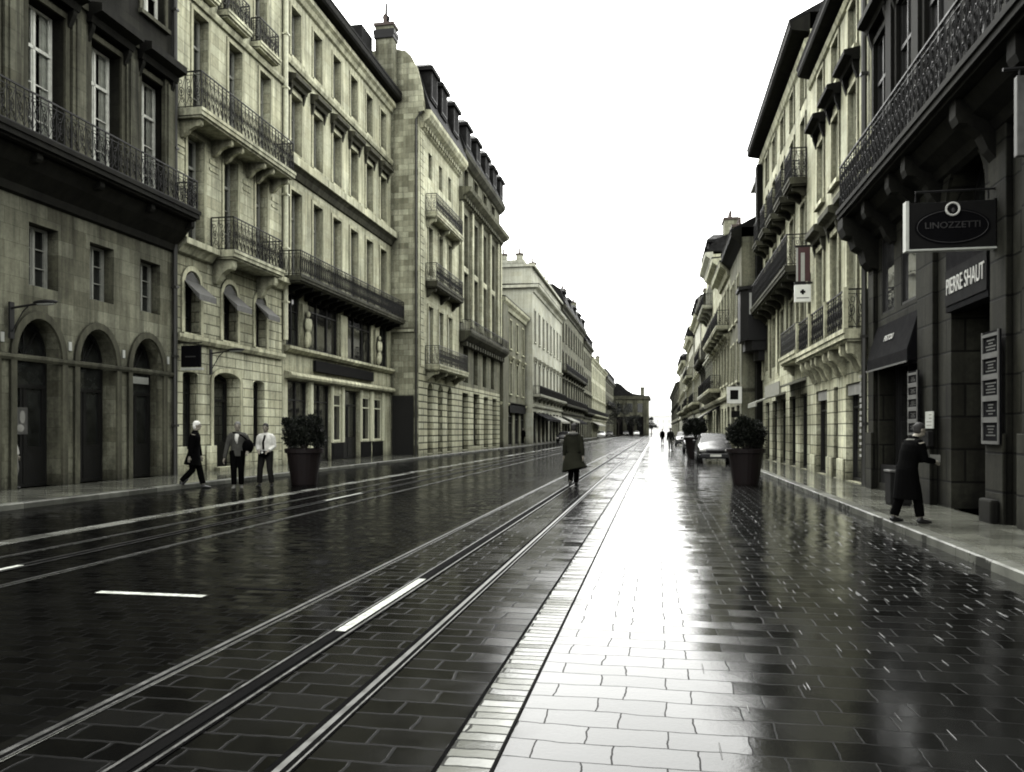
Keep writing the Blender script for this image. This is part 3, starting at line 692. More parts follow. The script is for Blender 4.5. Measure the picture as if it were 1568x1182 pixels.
b.box('corner_pier', 'khaki', .0, .3, 71.7, 74.2, 0, 13.4)
b.box('shop_fascia', 'dkpanel', .0, .25, 75.4, 84.8, 3.35, 4.3)
b = house('parapet_house', -13.3, 86, 113, 1, 'bright white house with blank side gable and heavy double cornice', 's6', 17.4, [(5.6, 9.0), (11.4, 14.9)], 8, 4.4, bal=(0,), roof=.2, corn=.7, cm='s6', awn=((87, 99, 3.6, 1.6, 'awn'), (101, 111, 3.5, 1.4, 'awnl')))
mb = MB(); b.bx(mb, -11, -.1, 86, 113, 17.65, 19.8); b.bx(mb, -11, .25, 85.8, 113.1, 19.5, 19.8); b.bx(mb, -11, .6, 85.6, 113, 17.2, 17.5); b.bx(mb, -10.5, -1.0, 86.4, 112, 19.85, 20.4)
b.part('parapet', mb, 's6')
for d, y in ((-1.6, 87), (-3.4, 87), (-.9, 92), (-2.6, 97), (-1., 103)): b.chimney(None, d, y, .7, .7, 20.35, 21.0, 1, 's6')
b = house('mansard_house', -13.3, 113, 148, 1, 'brownish house with iron balconies and a slate mansard of many dormers', 's7', 19.4, [(5.4, 8.4), (10.2, 13.0), (14.6, 17.4)], 9, 4.2, bal=(0, 1), man=3.0, cm='trimd', chim=((126, 23.8), (143, 24.4)), awn=((114, 124, 3.7, 1.6, 'awnl'), (128, 140, 3.6, 1.4, 'awn')))
b = house('corner_house', -13.3, 148, 166, 1, 'dark house with rounded roof edge standing past the mansard house', 's5', 18.0, [(5.0, 8.0), (9.6, 12.4), (13.8, 16.3)], 5, 4.0, bal=(0,), man=2.2, cm='trimd')
b = house('far_house', -13.4, 166, 215, 1, 'pale far house whose long front catches the light on the left', 's4', 16.6, [(5.0, 7.8), (9.2, 11.8), (13.0, 15.2)], 11, 4.0, bal=(0,), roof=3.2, chim=((180, 20.6), (205, 20.4)), awn=((168, 190, 3.5, 1.6, 'awnl'),))
b = house('far_house', -13.4, 215, 256, 1, 'last grey house before the domed building at the street end', 's7', 15.6, [(4.8, 7.4), (8.8, 11.2), (12.4, 14.4)], 9, 4.0, bal=(1,), man=3.0, cm='trimd')
# building that closes the view
b = Bld('domed_building', -2.4, 258, 276, 1, 'dark pedimented building with curved roof closing the far end of the street')
mb = MB(); b.bx(mb, -30, 0, 258, 276, 0, 12.2); b.part('wall', mb, 's7')
mb = MB(); b.bx(mb, -30.3, .6, 257.4, 276.5, 11.6, 12.2); b.bx(mb, -30, .3, 257.7, 276.2, 12.2, 12.7); b.part('cornice', mb, 'trimd')
pts = [(-14, 12.71), (-1, 12.71), (-5, 13.4), (-7, 14.6), (-8.6, 16.2), (-10, 16.9), (-11.5, 16.6), (-13, 15.2)]
mb = MB(); mb.prism(pts, .2, 17); b.part('roof', mb, 'slate')
for x in (-10.9, -7.6, -4.2, -1.2): b.part('pilaster', MB().box(x - .4, x + .4, -.4, -.01, 0, 11.6), 'trimd')
for x in (-9.2, -5.9, -2.7):
    mb = MB(); mb.box(x - 1, x + 1, -.08, -.01, .2, 6.0); b.part('doorway', mb, 'black')
    mb = MB(); mb.box(x - .8, x + .8, -.08, -.01, 7.4, 10.2); b.part('window', mb, 'gl')
mb = MB(); mb.box(-2.6, -1.4, 1, 2.2, 12.7, 15.2); mb.box(-2.8, -1.2, .8, 2.4, 15.2, 15.5); b.part('chimney', mb, 'chim')
M['haze'] = plain('haze_pale_render', (.85, .85, .82), .9, var=.1); M['hazew'] = plain('haze_pale_window', (.6, .6, .58), .9, var=.1)  # whitened base colours paint in the distance haze
b = Bld('far_block', 0, 430, 460, -1, 'hazy pale block seen tiny beyond the end of the street')
mb = MB(); mb.box(-4, 34, 0, 30, 0, 9); b.part('wall', mb, 'haze')
mb = MB(); mb.box(-4.5, 34.5, -.5, 30.5, 9, 10); b.part('roof', mb, 'haze')
for i in range(12):
    for j in range(2): b.part('window', MB().box(-3 + i * 3, -1.6 + i * 3, -.06, -.01, 2 + j * 3.4, 4 + j * 3.4), 'hazew')
# ------------------------------------------------------------------ right side of the street
XR = 5.5
# --- near dark house
b = Bld('dark_corner_house', XR, 7.0, 22.03, -1, 'near-black stone house with long iron balcony and shop entrances, nearest on the right')
ent = [O(15.35, 2.0, .12, 5.0, rev=.75), O(19.75, 3.1, .3, 4.1, rev=.45), O(11.2, 2.9, .12, 4.2, rev=.6), O(8.3, 1.6, .12, 4.2, rev=.6)]
mzz = [O(18.95, 1.05, 4.45, 6.3, rev=.08), O(20.55, 1.05, 4.45, 6.3, rev=.08), O(15.55, 1.9, 5.1, 6.65, .95, rev=.5), O(11.2, 1.9, 4.8, 6.6, .95, rev=.5)]
u1 = [O(y, 1.15, 7.4, 11.4, rev=.1) for y in (21.0, 19.05, 17.1, 14.9, 12.7, 10.5)]; u2 = [O(y, 1.1, 12.6, 15.2, rev=.25) for y in (21.0, 19.05, 17.1, 14.9, 12.7, 10.5)]
b.wall('dk', 7.0, 22.03, 0, 6.9, ent + mzz, name='rusticated_wall'); b.wall('dku', 7.0, 22.03, 6.9, 17, u1 + u2)
row(b, [ent[0]], 'door', 'wood_d', .75); row(b, [ent[1]], 'shop', 'wood_d', .45, glass='gls'); row(b, ent[2:], 'door', 'wood_d', .6)
row(b, mzz[:2], 'none', 'wood_d', .08, glass='glm'); row(b, mzz[2:], 'arch', 'wood_d', .5, dict(mat='dk', w=.3, p=.06, sill=False))
row(b, u1, 'french', 'wood_d', .1, glass='glm', sur=dict(mat='dku', w=.14, p=.07, sill=False, hood=(11.75, .4, .4))); row(b, u2, 'case', 'wood_d', .25, dict(mat='dku', w=.14, p=.07))
for y, w in ((21.72, .5), (17.55, .95), (14.0, .62), (12.95, .4)):
    m = MB(); b.bx(m, .0, .10, y - w / 2, y + w / 2, .05, 6.6)
    b.bx(m, .10, .16, y - w / 2 - .03, y + w / 2 + .03, .04, 1.55); b.part('pier', m, 'dk', bevel=.015)
for y in (20.02, 18.07, 16.0, 13.8): b.box('pilaster', 'dku', .0, .14, y - .22, y + .22, 7.3, 12.2)
b.cornice([(0, 6.4), (.12, 6.45), (.2, 6.6), (.45, 6.75), (.6, 6.98), (0, 6.98)], 7.0, 22.0, 'trimk')
b.balcony(7.05, 21.95, .86, 7.3, 1.12, .22, 'scroll', 'trimk', brackets=(20.0, 18.0, 16.9, 14.2, 12.0, 9.8), bh=1.0, bw=.28, cell=.24)
m = MB(); b.pr(m, [(0, 7.0), (.86, 7.0), (.86, 6.75), (.78, 6.55), (.62, 6.5), (.55, 6.25), (.38, 6.15), (.3, 5.85), (.16, 5.7), (0, 5.65)], 21.35, 21.9); b.part('bracket', m, 'trimk')
b.cornice([(0, 16.2), (.3, 16.4), (.7, 16.8), (.75, 17.1), (0, 17.2)], 7, 22.03, 'trimk'); b.roof([(.75, 17.11), (.75, 17.2), (-4, 19.5), (-11, 19.5), (-11, 17.01), (0, 17.21)], 7, 22.03)
# shop awning, fascia, boards
m = MB(); s = -1
b.pr(m, [(.02, 4.18), (.26, 3.34), (.26, 3.06), (.24, 3.06), (.24, 3.32), (.02, 4.12)], 18.15, 21.4); b.pr(m, [(.03, 4.1), (.24, 3.32), (.24, 3.1), (.03, 3.1)], 18.13, 18.148); b.pr(m, [(.03, 4.1), (.24, 3.32), (.24, 3.1), (.03, 3.1)], 21.402, 21.42)
aw = b.part('awning', m, 'awn')
m = MB(); b.bx(m, .26, .29, 18.15, 21.4, 3.05, 3.09); b.part('awning_bar', m, 'frm', aw)
b.box('shop_fascia', 'dkpanel2', -.2, .10, 14.37, 16.33, 3.82, 4.98)
b.box('stall_riser', 'dkpanel', -.3, -.02, 18.25, 21.25, .13, .75)
b.box('transom_light', 'offw', -.46, -.43, 18.6, 19.3, 2.1, 2.75); b.box('door_lamp', 'white', -.7, -.66, 15.3, 15.36, 2.95, 3.3)
m = MB(); b.bx(m, .16, .3, 13.75, 14.25, .05, .5); b.part('guard_stone', m, 'trimk', bevel=.04)

# --- cream house with bracketed balcony
b = Bld('cream_house', XR, 22.05, 30.4, -1, 'bright cream house with pale stone balcony on carved brackets and shutters, second on the right')
g = [O(23.72, 2.3, .14, 2.95, rev=.26), O(26.2, .6, .14, 2.95, rev=.2), O(28.4, 1.8, .14, 2.95, rev=.22)]
ys = (23.95, 26.2, 28.45)
f1 = [O(y, 1.05, 4.28, 7.7, rev=.18) for y in ys]; f2 = [O(y, 1.0, 9.3, 11.35, rev=.18) for y in ys]; f3 = [O(y, .95, 12.3, 13.75, rev=.18) for y in ys]
b.wall('s2r', 22.05, 30.4, 0, 3.9, g, name='rusticated_wall'); b.wall('s3', 22.05, 30.4, 3.9, 14.3, f1 + f2 + f3)
row(b, [g[0], g[2]], 'shop', 'wood_d', .55, glass='gls'); row(b, [g[1]], 'none', 'wood_d', .5)
row(b, f1, 'case', 'shut', .3, dict(mat='trim', w=.16, p=.07, sill=False, hood=(8.0, .5, .4), hmat='trimd')); row(b, f2, 'case', 'shut', .3, dict(mat='trim', w=.13, p=.05, hood=(11.8, .36, .42), hmat='trimk')); row(b, f3, 'case', 'shut', .28, dict(mat='trim', w=.12, p=.05))
b.balcony(22.35, 29.75, .6, 4.3, 1.05, .26, 'scroll', 'trim', brackets=(22.6, 23.4, 24.9, 25.7, 26.9, 27.6, 28.6, 29.5), bh=.75, bw=.2, cell=.3)
for y in (22.4, 24.85, 27.3, 29.65):
    m = MB(); b.bx(m, .5, .62, y - .06, y + .06, 4.31, 5.4); b.part('balcony_post', m, 'trim')
for y0, y1 in ((22.62, 24.82), (27.55, 29.2)): b.box('shop_sign_board', 'curtg', -.12, -.05, y0, y1, 2.62, 2.92)
for y in (25.4, 26.95, 29.75): b.box('plinth', 's2', .0, .08, y - .42, y + .4, .05, .75, bevel=.02)
b.cornice([(0, 13.9), (.08, 13.95), (.14, 14.1), (0, 14.12)], 22.05, 30.35)
m = MB(); b.pr(m, [(0, 14.3), (.42, 14.42), (.46, 14.5), (.46, 14.62), (0, 14.8)], 22.05, 30.35); b.part('eaves', m, 'trimk')
b.roof([(.46, 14.63), (.5, 14.72), (-4.5, 17.2), (-11, 17.2), (-11, 14.31), (0, 14.82)], 22.05, 30.38)
b.pipe(22.28, .12, .14, 14.2, .075, 'pipe')
m = MB(); r = random.Random(3)
for z in [.9 + .16 * i for i in range(14)]: b.bx(m, .2, .215, 22.2 + r.uniform(-.03, .03), 22.36 + r.uniform(-.02, .02), z, z + r.uniform(.05, .12))
b.part('sticker', m, 'curtg')

# --- house with single balconies and wide dark eaves
b = Bld('balconied_house', XR, 30.42, 44.25, -1, 'light stone house with separate small dark balconies under wide dark eaves')
ys = [31.75 + 2.5 * i for i in range(5)]
f1 = [O(y, 1.05, 7.75, 10.2, rev=.16) for y in ys]; f2 = [O(y, 1.0, 11.0, 13.4, rev=.16) for y in ys]; f3 = [O(y, .95, 14.0, 15.4, rev=.16) for y in ys]; f0 = [O(y, 1.0, 4.6, 6.9, rev=.16) for y in ys]
g = [O(y, 1.5, .14, 3.0, rev=.2) for y in ys]
b.wall('s2', 30.42, 44.25, 3.8, 16.2, f0 + f1 + f2 + f3); b.wall('s2r', 30.42, 44.25, 0, 3.8, g, name='rusticated_wall')
for f in (f0, f1, f2, f3): row(b, f, 'case', 'shut', .16, dict(mat='trim', w=.13, p=.05, sill=False))
row(b, g, 'shop', 'wood_d', .5, glass='gls')
for y in (30.5, 33.0, 35.5, 38.0, 40.5, 43.0): b.box('pilaster', 'trim', .0, .1, y - .18, y + .18, 4.2, 7.3)
for y in ys: b.balcony(y - .8, y + .8, .62, 11.0, 1.1, .24, 'scroll', 'trimd', brackets=(y - .5, y + .5), bh=.35, bw=.14, cell=.2)
b.balcony(31.0, 43.8, .78, 7.75, 1.15, .24, 'scroll', 'trimd', brackets=[31.4 + 1.5 * i for i in range(9)], bh=.45, bw=.18, cell=.22)
b.balcony(30.6, 34.4, .5, 4.55, 1.0, .26, 'scroll', 'trim', 'ironl', brackets=(31., 33.9), bh=.4, bw=.2, cell=.25)
b.box('dark_pilaster', 'trimk', .0, .3, 43.5, 44.25, .1, 15.6)
b.cornice([(0, 15.5), (.1, 15.6), (.18, 15.9), (0, 15.95)], 30.5, 44.2)
m = MB(); b.pr(m, [(0, 16.1), (.62, 16.22), (.7, 16.3), (.7, 16.5), (0, 16.8)], 30.42, 44.3); b.part('eaves', m, 'trimk')
b.roof([(.7, 16.51), (.74, 16.6), (-4.5, 19.2), (-11, 19.2), (-11, 16.21), (0, 16.82)], 30.42, 44.3)
b.chimney(None, -2.5, 32.0, 1.0, 1.6, 17.0, 20.0, 3); b.chimney(None, -2.8, 38.0, .9, 1.4, 17.0, 19.6, 3)
m = MB(); b.pr(m, [(0, 3.6), (.95, 3.25), (.95, 2.95), (.9, 2.95), (.9, 3.2), (0, 3.5)], 31.2, 35.0); b.bx(m, .95, .99, 31.1, 35.1, 2.95, 3.45); aw = b.part('awning', m, 'awnl')
m = MB(); b.pr(m, [(0, 3.3), (1.25, 2.85), (1.25, 2.65), (1.2, 2.65), (1.2, 2.8), (0, 3.2)], 36.0, 39.0); b.part('awning', m, 'awnl')
# dark bay at the far end
m = MB(); m.prism([(-.0, 11.6), (-.9, 11.6), (-1.25, 12.0), (-1.25, 13.3), (-.9, 13.75), (0, 13.75)], 6.2, 8.8, axis='z'); m.prism([(-.0, 11.5), (-.95, 11.5), (-1.35, 11.95), (-1.35, 13.4), (-.95, 13.83), (0, 13.83)], 8.8, 8.95, axis='z')
m.prism([(-.0, 11.7), (-.7, 11.7), (-1.0, 12.1), (-1.0, 13.2), (-.7, 13.6), (0, 13.6)], 5.7, 6.2, axis='z'); m.prism([(-.0, 11.9), (-.35, 11.9), (-.5, 12.3), (-.5, 13.0), (-.35, 13.4), (0, 13.4)], 5.2, 5.7, axis='z')
o = b.part('oriel', m, 'iron'); m = MB(); m.box(-.85, -.15, 11.57, 11.598, 7.5, 8.6); b.part('oriel_panel', m, 'offw', o)

# --- stepped-out house and farther houses
b = Bld('khaki_house', 4.5, 44.3, 51, -1, 'drab rendered house stepping forward with blank khaki side wall')
f = [[O(y, .9, z0, z1, rev=.3) for y in (46., 48.3, 50)] for z0, z1 in ((4.4, 6.6), (7.8, 10.2))]; g = [O(46.2, 1.6, .14, 3.), O(49.2, 2., .14, 3.)]
b.wall('khaki', 44.3, 51, 0, 12.0, f[0] + f[1] + g)
for q in f: row(b, q, 'case', 'wood_g', .3, dict(mat='trim', w=.12, p=.05))
row(b, g, 'shop', 'wood_d', .4)
m = MB(); b.pr(m, [(0, 11.5), (.3, 11.8), (.55, 12.0), (.55, 12.3), (0, 12.5)], 44.2, 51); b.part('eaves', m, 'trimk')
b.roof([(.55, 12.31), (.6, 12.4), (-1.4, 13.4), (-11, 13.4), (-11, 12.01), (0, 12.52)], 44.25, 51)
m = MB(); b.bx(m, -11, -1.6, 46.0, 50.9, 12.0, 16.2); b.part('rear_block', m, 's6'); m = MB(); b.pr(m, [(-1.2, 16.2), (-1.2, 16.5), (-4, 18), (-11, 18), (-11, 16.2)], 45.9, 50.95); b.part('rear_roof', m, 'zinc')
m = MB(); m.box(-.25, .9, -.05, -.002, 9.2, 9.35); m.box(-.2, .9, -.04, -.002, 3.7, 3.85); b.part('string_course', m, 'trimd')
house('narrow_house', 4.5, 51, 58, -1, 'narrow pale house with scroll balconies next to the khaki side wall', 's4', 11.9, [(4.6, 7.0), (8.2, 10.6)], 3, 3.8, bal=(1,), roof=1.2, cm='trim', bstyle='scroll')
house('balustrade_house', 4.5, 58, 66, -1, 'pale house with white parapet and dark scroll balconies on the right', 's4', 13.6, [(4.6, 7.0), (8.2, 10.6)], 3, 3.8, bal=(0, 1), roof=.4, cm='trim', bstyle='scroll', awn=((59, 63, 3.4, 1.2, 'awn'),), chim=((60, 16.2),))
house('tall_house', 4.5, 66, 75, -1, 'tall weathered house with white corner and chimney past the white parapet on the right', 's4', 15.8, [(4.6, 7.0), (8.2, 10.6), (11.8, 14.0)], 4, 3.8, bal=(0, 2), man=1.4, cm='s6', chim=((67.2, 18.6),), awn=((67, 73, 3.3, 1.2, 'awnl'),))
house('plain_house', 4.6, 75, 85, -1, 'lower plain house after the tall weathered one on the right', 's2', 13.8, [(4.6, 7.0), (8.2, 10.6)], 4, 3.8, bal=(1,), roof=1.6, cm='trimd', chim=((83, 16.6),))
house('mansard_house', 4.5, 85, 97, -1, 'pale house with a dark mansard in the right distance', 's8', 13.6, [(4.6, 7.0), (8.2, 10.6)], 4, 3.8, bal=(0,), man=2.2, cm='trim', chim=((95, 17.8),))
house('narrow_house', 4.3, 97, 110, -1, 'lower pale house with two rows of balconies beyond the right mansard', 's8', 12.6, [(4.6, 7.0), (8.2, 10.6)], 4, 3.8, bal=(0, 1), roof=1.8, cm='trim')
house('plain_house', 4.6, 110, 125, -1, 'pale house carrying a tall chimney in the right distance', 's8', 14.2, [(4.6, 7.0), (8.2, 10.6), (11.4, 13.0)], 5, 3.8, bal=(0,), man=1.5, cm='trim', chim=((118, 18.2),))
house('distant_house', 4.4, 125, 144, -1, 'pale distant house with one chimney at its near end on the right', 's8', 12.2, [(4.6, 7.0), (8.2, 10.8)], 5, 3.8, bal=(0,), roof=2.2, cm='trim', chim=((128, 16.0),))
house('distant_house', 4.6, 144, 165, -1, 'grey distant mansard house on the right before the dark low fronts', 's8', 13.2, [(4.6, 7.0), (8.2, 11.2)], 5, 3.8, man=2.0, cm='trim', chim=((150, 17.5),))
house('distant_house', 4.4, 165, 240, -1, 'dark row of low fronts at the far right end of the street', 's5', 11.0, [(4.4, 6.6), (7.8, 10.0)], 16, 3.6, roof=2.6, cm='trimd', chim=((185, 15),))

# ------------------------------------------------------------------ signs and lamps
def text(s, size, mat, parent, loc, rot, name='lettering', ext=.008, ax='CENTER', sx=1.):
    cu = bpy.data.curves.new('lettering', 'FONT'); cu.body = s; cu.size = size; cu.extrude = ext; cu.align_x = ax; cu.align_y = 'CENTER'
    tmp = bpy.data.objects.new('lettering_source', cu); col.objects.link(tmp)
    dg = bpy.context.evaluated_depsgraph_get(); me = bpy.data.meshes.new_from_object(tmp.evaluated_get(dg))
    bpy.data.objects.remove(tmp); me.materials.clear(); me.materials.append(M[mat])
    o = put(name, me, parent, loc); o.rotation_euler = rot; o.scale = (sx, 1, 1); return o
FRONT = (R(90), 0, 0)              # reads from the camera side (faces -Y)
LEFTF = (R(90), 0, R(-90))         # on the right-hand fronts (faces -X)
RIGHTF = (R(90), 0, R(90))

# oval hanging sign
t = empty('hanging_sign', (5.5, 14.1, 4.57), 'grey box sign with dark oval and round ring emblem hanging over the right pavement', 'sign')
m = MB(); m.box(-1.42, -.10, -.06, .06, 0, .76); m.build('sign_board', M['dkpanel'], t, bevel=.01)
m = MB(); m.box(-1.47, -1.421, -.08, .08, -.03, .79); m.box(-.10, -.06, -.08, .08, -.03, .79); m.box(-1.42, -.10, -.075, .075, -.03, -.001); m.build('sign_frame', M['offw'], t)
m = MB(); m.prism([(-.76 + .57 * math.cos(2 * math.pi * k / 40), .35 + .29 * math.sin(2 * math.pi * k / 40)) for k in range(40)], -.072, -.061); ov = m.build('oval_panel', M['dkpanel2'], t)
m = MB(); m.tube([(-.76 + .535 * math.cos(2 * math.pi * k / 40), -.073, .35 + .262 * math.sin(2 * math.pi * k / 40)) for k in range(40)], .006, 4, closed=True); m.build('oval_line', M['ltxt'], ov)
text("LINOZZETTI", .145, 'ltxt', t, (-.76, -.074, .37), FRONT, sx=1.05)
m = MB(); m.tube([(-.76 + .1 * math.cos(2 * math.pi * k / 24), -.085, .63 + .1 * math.sin(2 * math.pi * k / 24)) for k in range(24)], .018, 6, closed=True); rg = m.build('ring_emblem', M['pale'], t)
m = MB(); m.prism([(-.76 + .085 * math.cos(2 * math.pi * k / 24), .63 + .085 * math.sin(2 * math.pi * k / 24)) for k in range(24)], -.082, -.073); m.build('ring_disc', M['black'], rg)
m = MB(); m.ball((-.75, -.084, .61), .03, .012, .04); m.build('ring_figure', M['ltxt'], rg)
m = MB(); m.tube([(-1.3, 0, .79), (-1.3, 0, .95), (-.02, 0, .95)], .02, 6); m.tube([(-.2, 0, .79), (-.2, 0, .95)], .02, 6); m.build('bracket', M['iron'], t)
# shop name over the entrance
t = empty('shop_name', (5.385, 15.36, 4.27), 'pale capital letters over the dark shop entrance on the right', 'sign')
text('PIERRE SHAUT', .42, 'pale', t, (-.005, -.0, 0), LEFTF, sx=.66)
m = MB(); m.box(.0, .006, -.96, .96, -.33, .33); m.build('sign_backing', M['black'], t)
# awning text
t = empty('awning_lettering', (5.5 - .16, 19.9, 3.77), 'small white name painted on the black awning', 'lettering')
text('PISTOU', .2, 'pale', t, (0, 0, 0), (R(74), 0, R(-90)), sx=1.1, ext=.004)
# framed boards beside the entrance
def board(name, y, z0, z1, w, n, label, d=.17):
    t = empty(name, (5.5 - d, y, z0), label, 'menu board', 'framed boards on the piers')
    h = z1 - z0; m = MB(); f = .035
    m.box(-.03, 0, -w / 2, w / 2, 0, h); m.build('board', M['dkpanel2'], t)
    m = MB(); m.box(-.05, -.031, -w / 2, -w / 2 + f, 0, h); m.box(-.05, -.031, w / 2 - f, w / 2, 0, h)
    for i in range(n + 1):
        z = (h - .09) * i / n; m.box(-.052, -.031, -w / 2 + f, w / 2 - f, z, z + (.05 if i in (0, n) else .09))
    m.build('board_frame', M['frm'], t)
    r = random.Random(int(y * 10)); m = MB()
    for i in range(n):
        zb = (h - .09) * i / n + .12; ch = (h - .09) / n - .15
        for k in range(4):
            L = r.uniform(.3, .8) * (w - .14); m.box(-.034, -.031, -L / 2, L / 2, zb + ch * (k + .2) / 4, zb + ch * (k + .62) / 4)
    m.build('faded_lines', M['ltxt'] if n > 5 else M['zinc'], t)
    return t
board('menu_board', 14.0, 1.38, 3.2, .66, 5, 'tall frame of five dark panels on the pier right of the entrance')
board('menu_board', 17.95, 1.5, 2.85, .62, 5, 'narrow dark framed board on the pier left of the entrance, beside the awning')
t = empty('notice', (5.5 - .10, 17.2, 1.62), 'pale square paper notice on the pier left of the entrance', 'notice')
m = MB(); m.box(-.025, 0, -.22, .22, .02, .36); m.build('paper', M['offw'], t)
m = MB(); r = random.Random(2)
for k in range(4): m.box(-.028, -.0251, -.16, -.16 + r.uniform(.15, .32), .07 + k * .07, .095 + k * .07)
m.build('faded_lines', M['curtg'], t)
t = empty('letter_box', (5.5 - .10, 17.2, 1.28), 'dark metal letter box fixed under the paper notice', 'letter box')
m = MB(); m.box(-.1, 0, -.2, .2, 0, .3); m.build('box', M['dkpanel'], t, bevel=.01); m = MB(); m.box(-.105, -.101, -.12, .12, .2, .23); m.build('slot', M['black'], t)
# grey banner at the right edge
t = empty('banner_sign', (5.5, 11.5, 5.2), 'plain grey vertical banner on an arm at the right edge', 'sign')
m = MB(); m.box(-.85, -.12, -.05, .05, 0, 1.05); m.build('panel', M['frm'], t, bevel=.01)
m = MB(); m.tube([(-1.0, 0, 1.16), (-.0, 0, 1.16)], .025, 6); m.tube([(-.8, 0, 1.05), (-.8, 0, 1.16)], .015, 5); m.tube([(-.2, 0, 1.05), (-.2, 0, 1.16)], .015, 5); m.build('arm', M['iron'], t)
# pharmacy sign
t = empty('pharmacy_sign', (5.5, 29.98, 6.2), 'white square sign with dark cross under a dark vertical banner', 'sign')
m = MB(); m.box(-.62, -.06, -.06, .06, 0, .62); m.build('panel', M['white'], t, bevel=.01)
m = MB(); m.box(-.43, -.25, -.065, -.061, .32, .40); m.box(-.38, -.30, -.066, -.0612, .27, .45); m.build('cross', M['black'], t)
m = MB(); m.box(-.55, -.13, -.065, -.061, .13, .16); m.build('lettering_line', M['zinc'], t)
m = MB(); m.box(-.62, -.0, -.03, .03, .66, .72); m.box(-.62, -.0, -.03, .03, 1.98, 2.04); m.build('bracket', M['iron'], t)
t = empty('vertical_banner', (5.5, 29.98, 6.95), 'dark maroon vertical banner with pale stripe above the white cross sign', 'banner')
m = MB(); m.box(-.56, -.08, -.02, .02, 0, 1.22); m.build('cloth', M['red'], t)
m = MB(); m.box(-.40, -.27, -.025, -.021, .0, 1.02); m.box(-.56, -.5, -.024, -.021, 0, 1.2); m.build('stripe', M['offw'], t)
# board sign far right
t = empty('board_sign', (4.5, 44.0, 3.05), 'white framed square sign with dark centre on the khaki side wall', 'sign')
m = MB(); m.box(-.78, -.02, -.06, .06, 0, .88); m.build('panel', M['white'], t); m = MB(); m.box(-.62, -.2, -.07, -.061, .2, .7); m.build('picture', M['dkpanel'], t)
t = empty('small_sign', (4.5, 44.05, 2.3), 'small dark sign below the white framed square sign', 'sign')
m = MB(); m.box(-.55, -.12, -.05, .05, 0, .34); m.build('panel', M['dkpanel'], t)
# left side signs
t = empty('hanging_sign', (XL, 24.35, 3.72), 'black square sign hanging between arcade house and cream town house', 'sign')
m = MB(); m.box(.12, .82, -.05, .05, .0, .72); m.build('panel', M['dkpanel2'], t, bevel=.01)
m = MB(); m.box(.28, .66, -.054, -.051, .33, .37); m.build('faded_lines', M['ltxt'], t)
m = MB(); m.tube([(0, 0, .82), (.85, 0, .82)], .022, 6); m.tube([(.2, 0, .72), (.2, 0, .82)], .014, 5); m.tube([(.74, 0, .72), (.74, 0, .82)], .014, 5); m.build('bracket', M['iron'], t)
m = MB(); m.box(.12, .9, -.06, .06, -.1, -.02); m.build('sign_light', M['offw'], t)
def wall_lamp(loc, L, label):
    t = empty('wall_lamp', loc, label, 'wall lamp', 'lamps on arms on the left fronts')
    m = MB(); m.box(0, .05, -.07, .07, -.75, .15); m.build('wall_plate', M['iron'], t)
    m = MB(); m.tube([(.02, 0, 0), (L * .55, 0, .07), (L, 0, .12)], .03, 6); m.tube([(.03, 0, -.6), (L * .3, 0, -.1), (L * .45, 0, .05)], .016, 5); m.build('arm', M['iron'], t)
    m = MB(); m.ball((L * .85, 0, .12), .36, .11, .06); m.build('lamp_head', M['iron'], t, smooth=True)
    m = MB(); m.ball((L * .85, 0, .085), .28, .08, .045); m.build('lamp_glass', M['offw'], t, smooth=True)
wall_lamp((XL + .11, 17.15, 4.62), 1.15, 'flat-headed lamp on an arm above the leftmost visible arch')
wall_lamp((XL + .2, 25.95, 4.33), 1.15, 'flat-headed lamp on an arm above the town house door')
SKYMUL, SKYADD, SUNE = 3.4, 11.5, 1.5
# ------------------------------------------------------------------ ground, road, tracks, pavements
def sheet(name, x0, x1, y0, y1, z, mat, nx=1, ny=1):
    m = MB(); m.quad((x0, y0, z), (x1, y0, z), (x1, y1, z), (x0, y1, z)); o = m.build(name, mat); o['kind'] = 'structure'; return o
GR = (.0016, .0016, .0015)
M['g_far'] = wet('wet_ground', GR, .6, .3, .01, .3)
M['g_right'] = wet('wet_granite_slabs', (.0042, .0043, .004), .41, .232, .0045, .145, ior=1.72, tilt=.028, puddle=.5, off=(.2, .1), joint=.35, bump=.45, jl=.03, film=.45, lv=.15)
M['g_track'] = wet('wet_track_setts', GR, .43, .215, .011, .19, ior=1.6, tilt=.03, puddle=.6, joint=.8, lv=.045, jl=.02, bump=.4)
M['g_left'] = wet('wet_small_setts', GR, .26, .14, .010, .19, ior=1.3, tilt=.06, puddle=.55, joint=1., lv=.03, jl=.01, bump=.35)
M['g_band'] = wet('pale_sett_band', (.08, .082, .072), .5, .105, .009, .2, ior=1.6, tilt=.05, puddle=.4, joint=.18, lv=.2, jl=.02)
M['g_edge'] = wet('pale_edge_stones', (.10, .102, .09), .3, .9, .008, .3, ior=1.8, tilt=.03, joint=.3)
M['g_pave'] = wet('wet_pavement_slabs', (.10, .102, .085), .9, .62, .008, .10, ior=1.7, tilt=.012, puddle=.6, joint=.4, bump=.3)
M['g_kerb'] = wet('wet_granite_kerb', (.085, .087, .075), .34, 1.1, .008, .5, ior=1.3, tilt=.03, joint=.3, lv=.15)
M['steel'] = plain('worn_rail_steel', (.06, .06, .057), .38, .7, .4, var=.3, scale=9.)
M['rubber'] = plain('black_rail_groove', (.0015, .0015, .0015), .9, spec=.015)
M['aps'] = plain('grey_power_rail', (.0018, .0018, .0018), .9, 0, .02)
M['paint'] = plain('worn_white_paint', (.30, .31, .28), .6, var=.6, spec=.1, scale=14.)
M['patch'] = plain('tar_joint', (.003, .003, .003), .9, spec=.03)
KL, KR = -12.75, 3.75
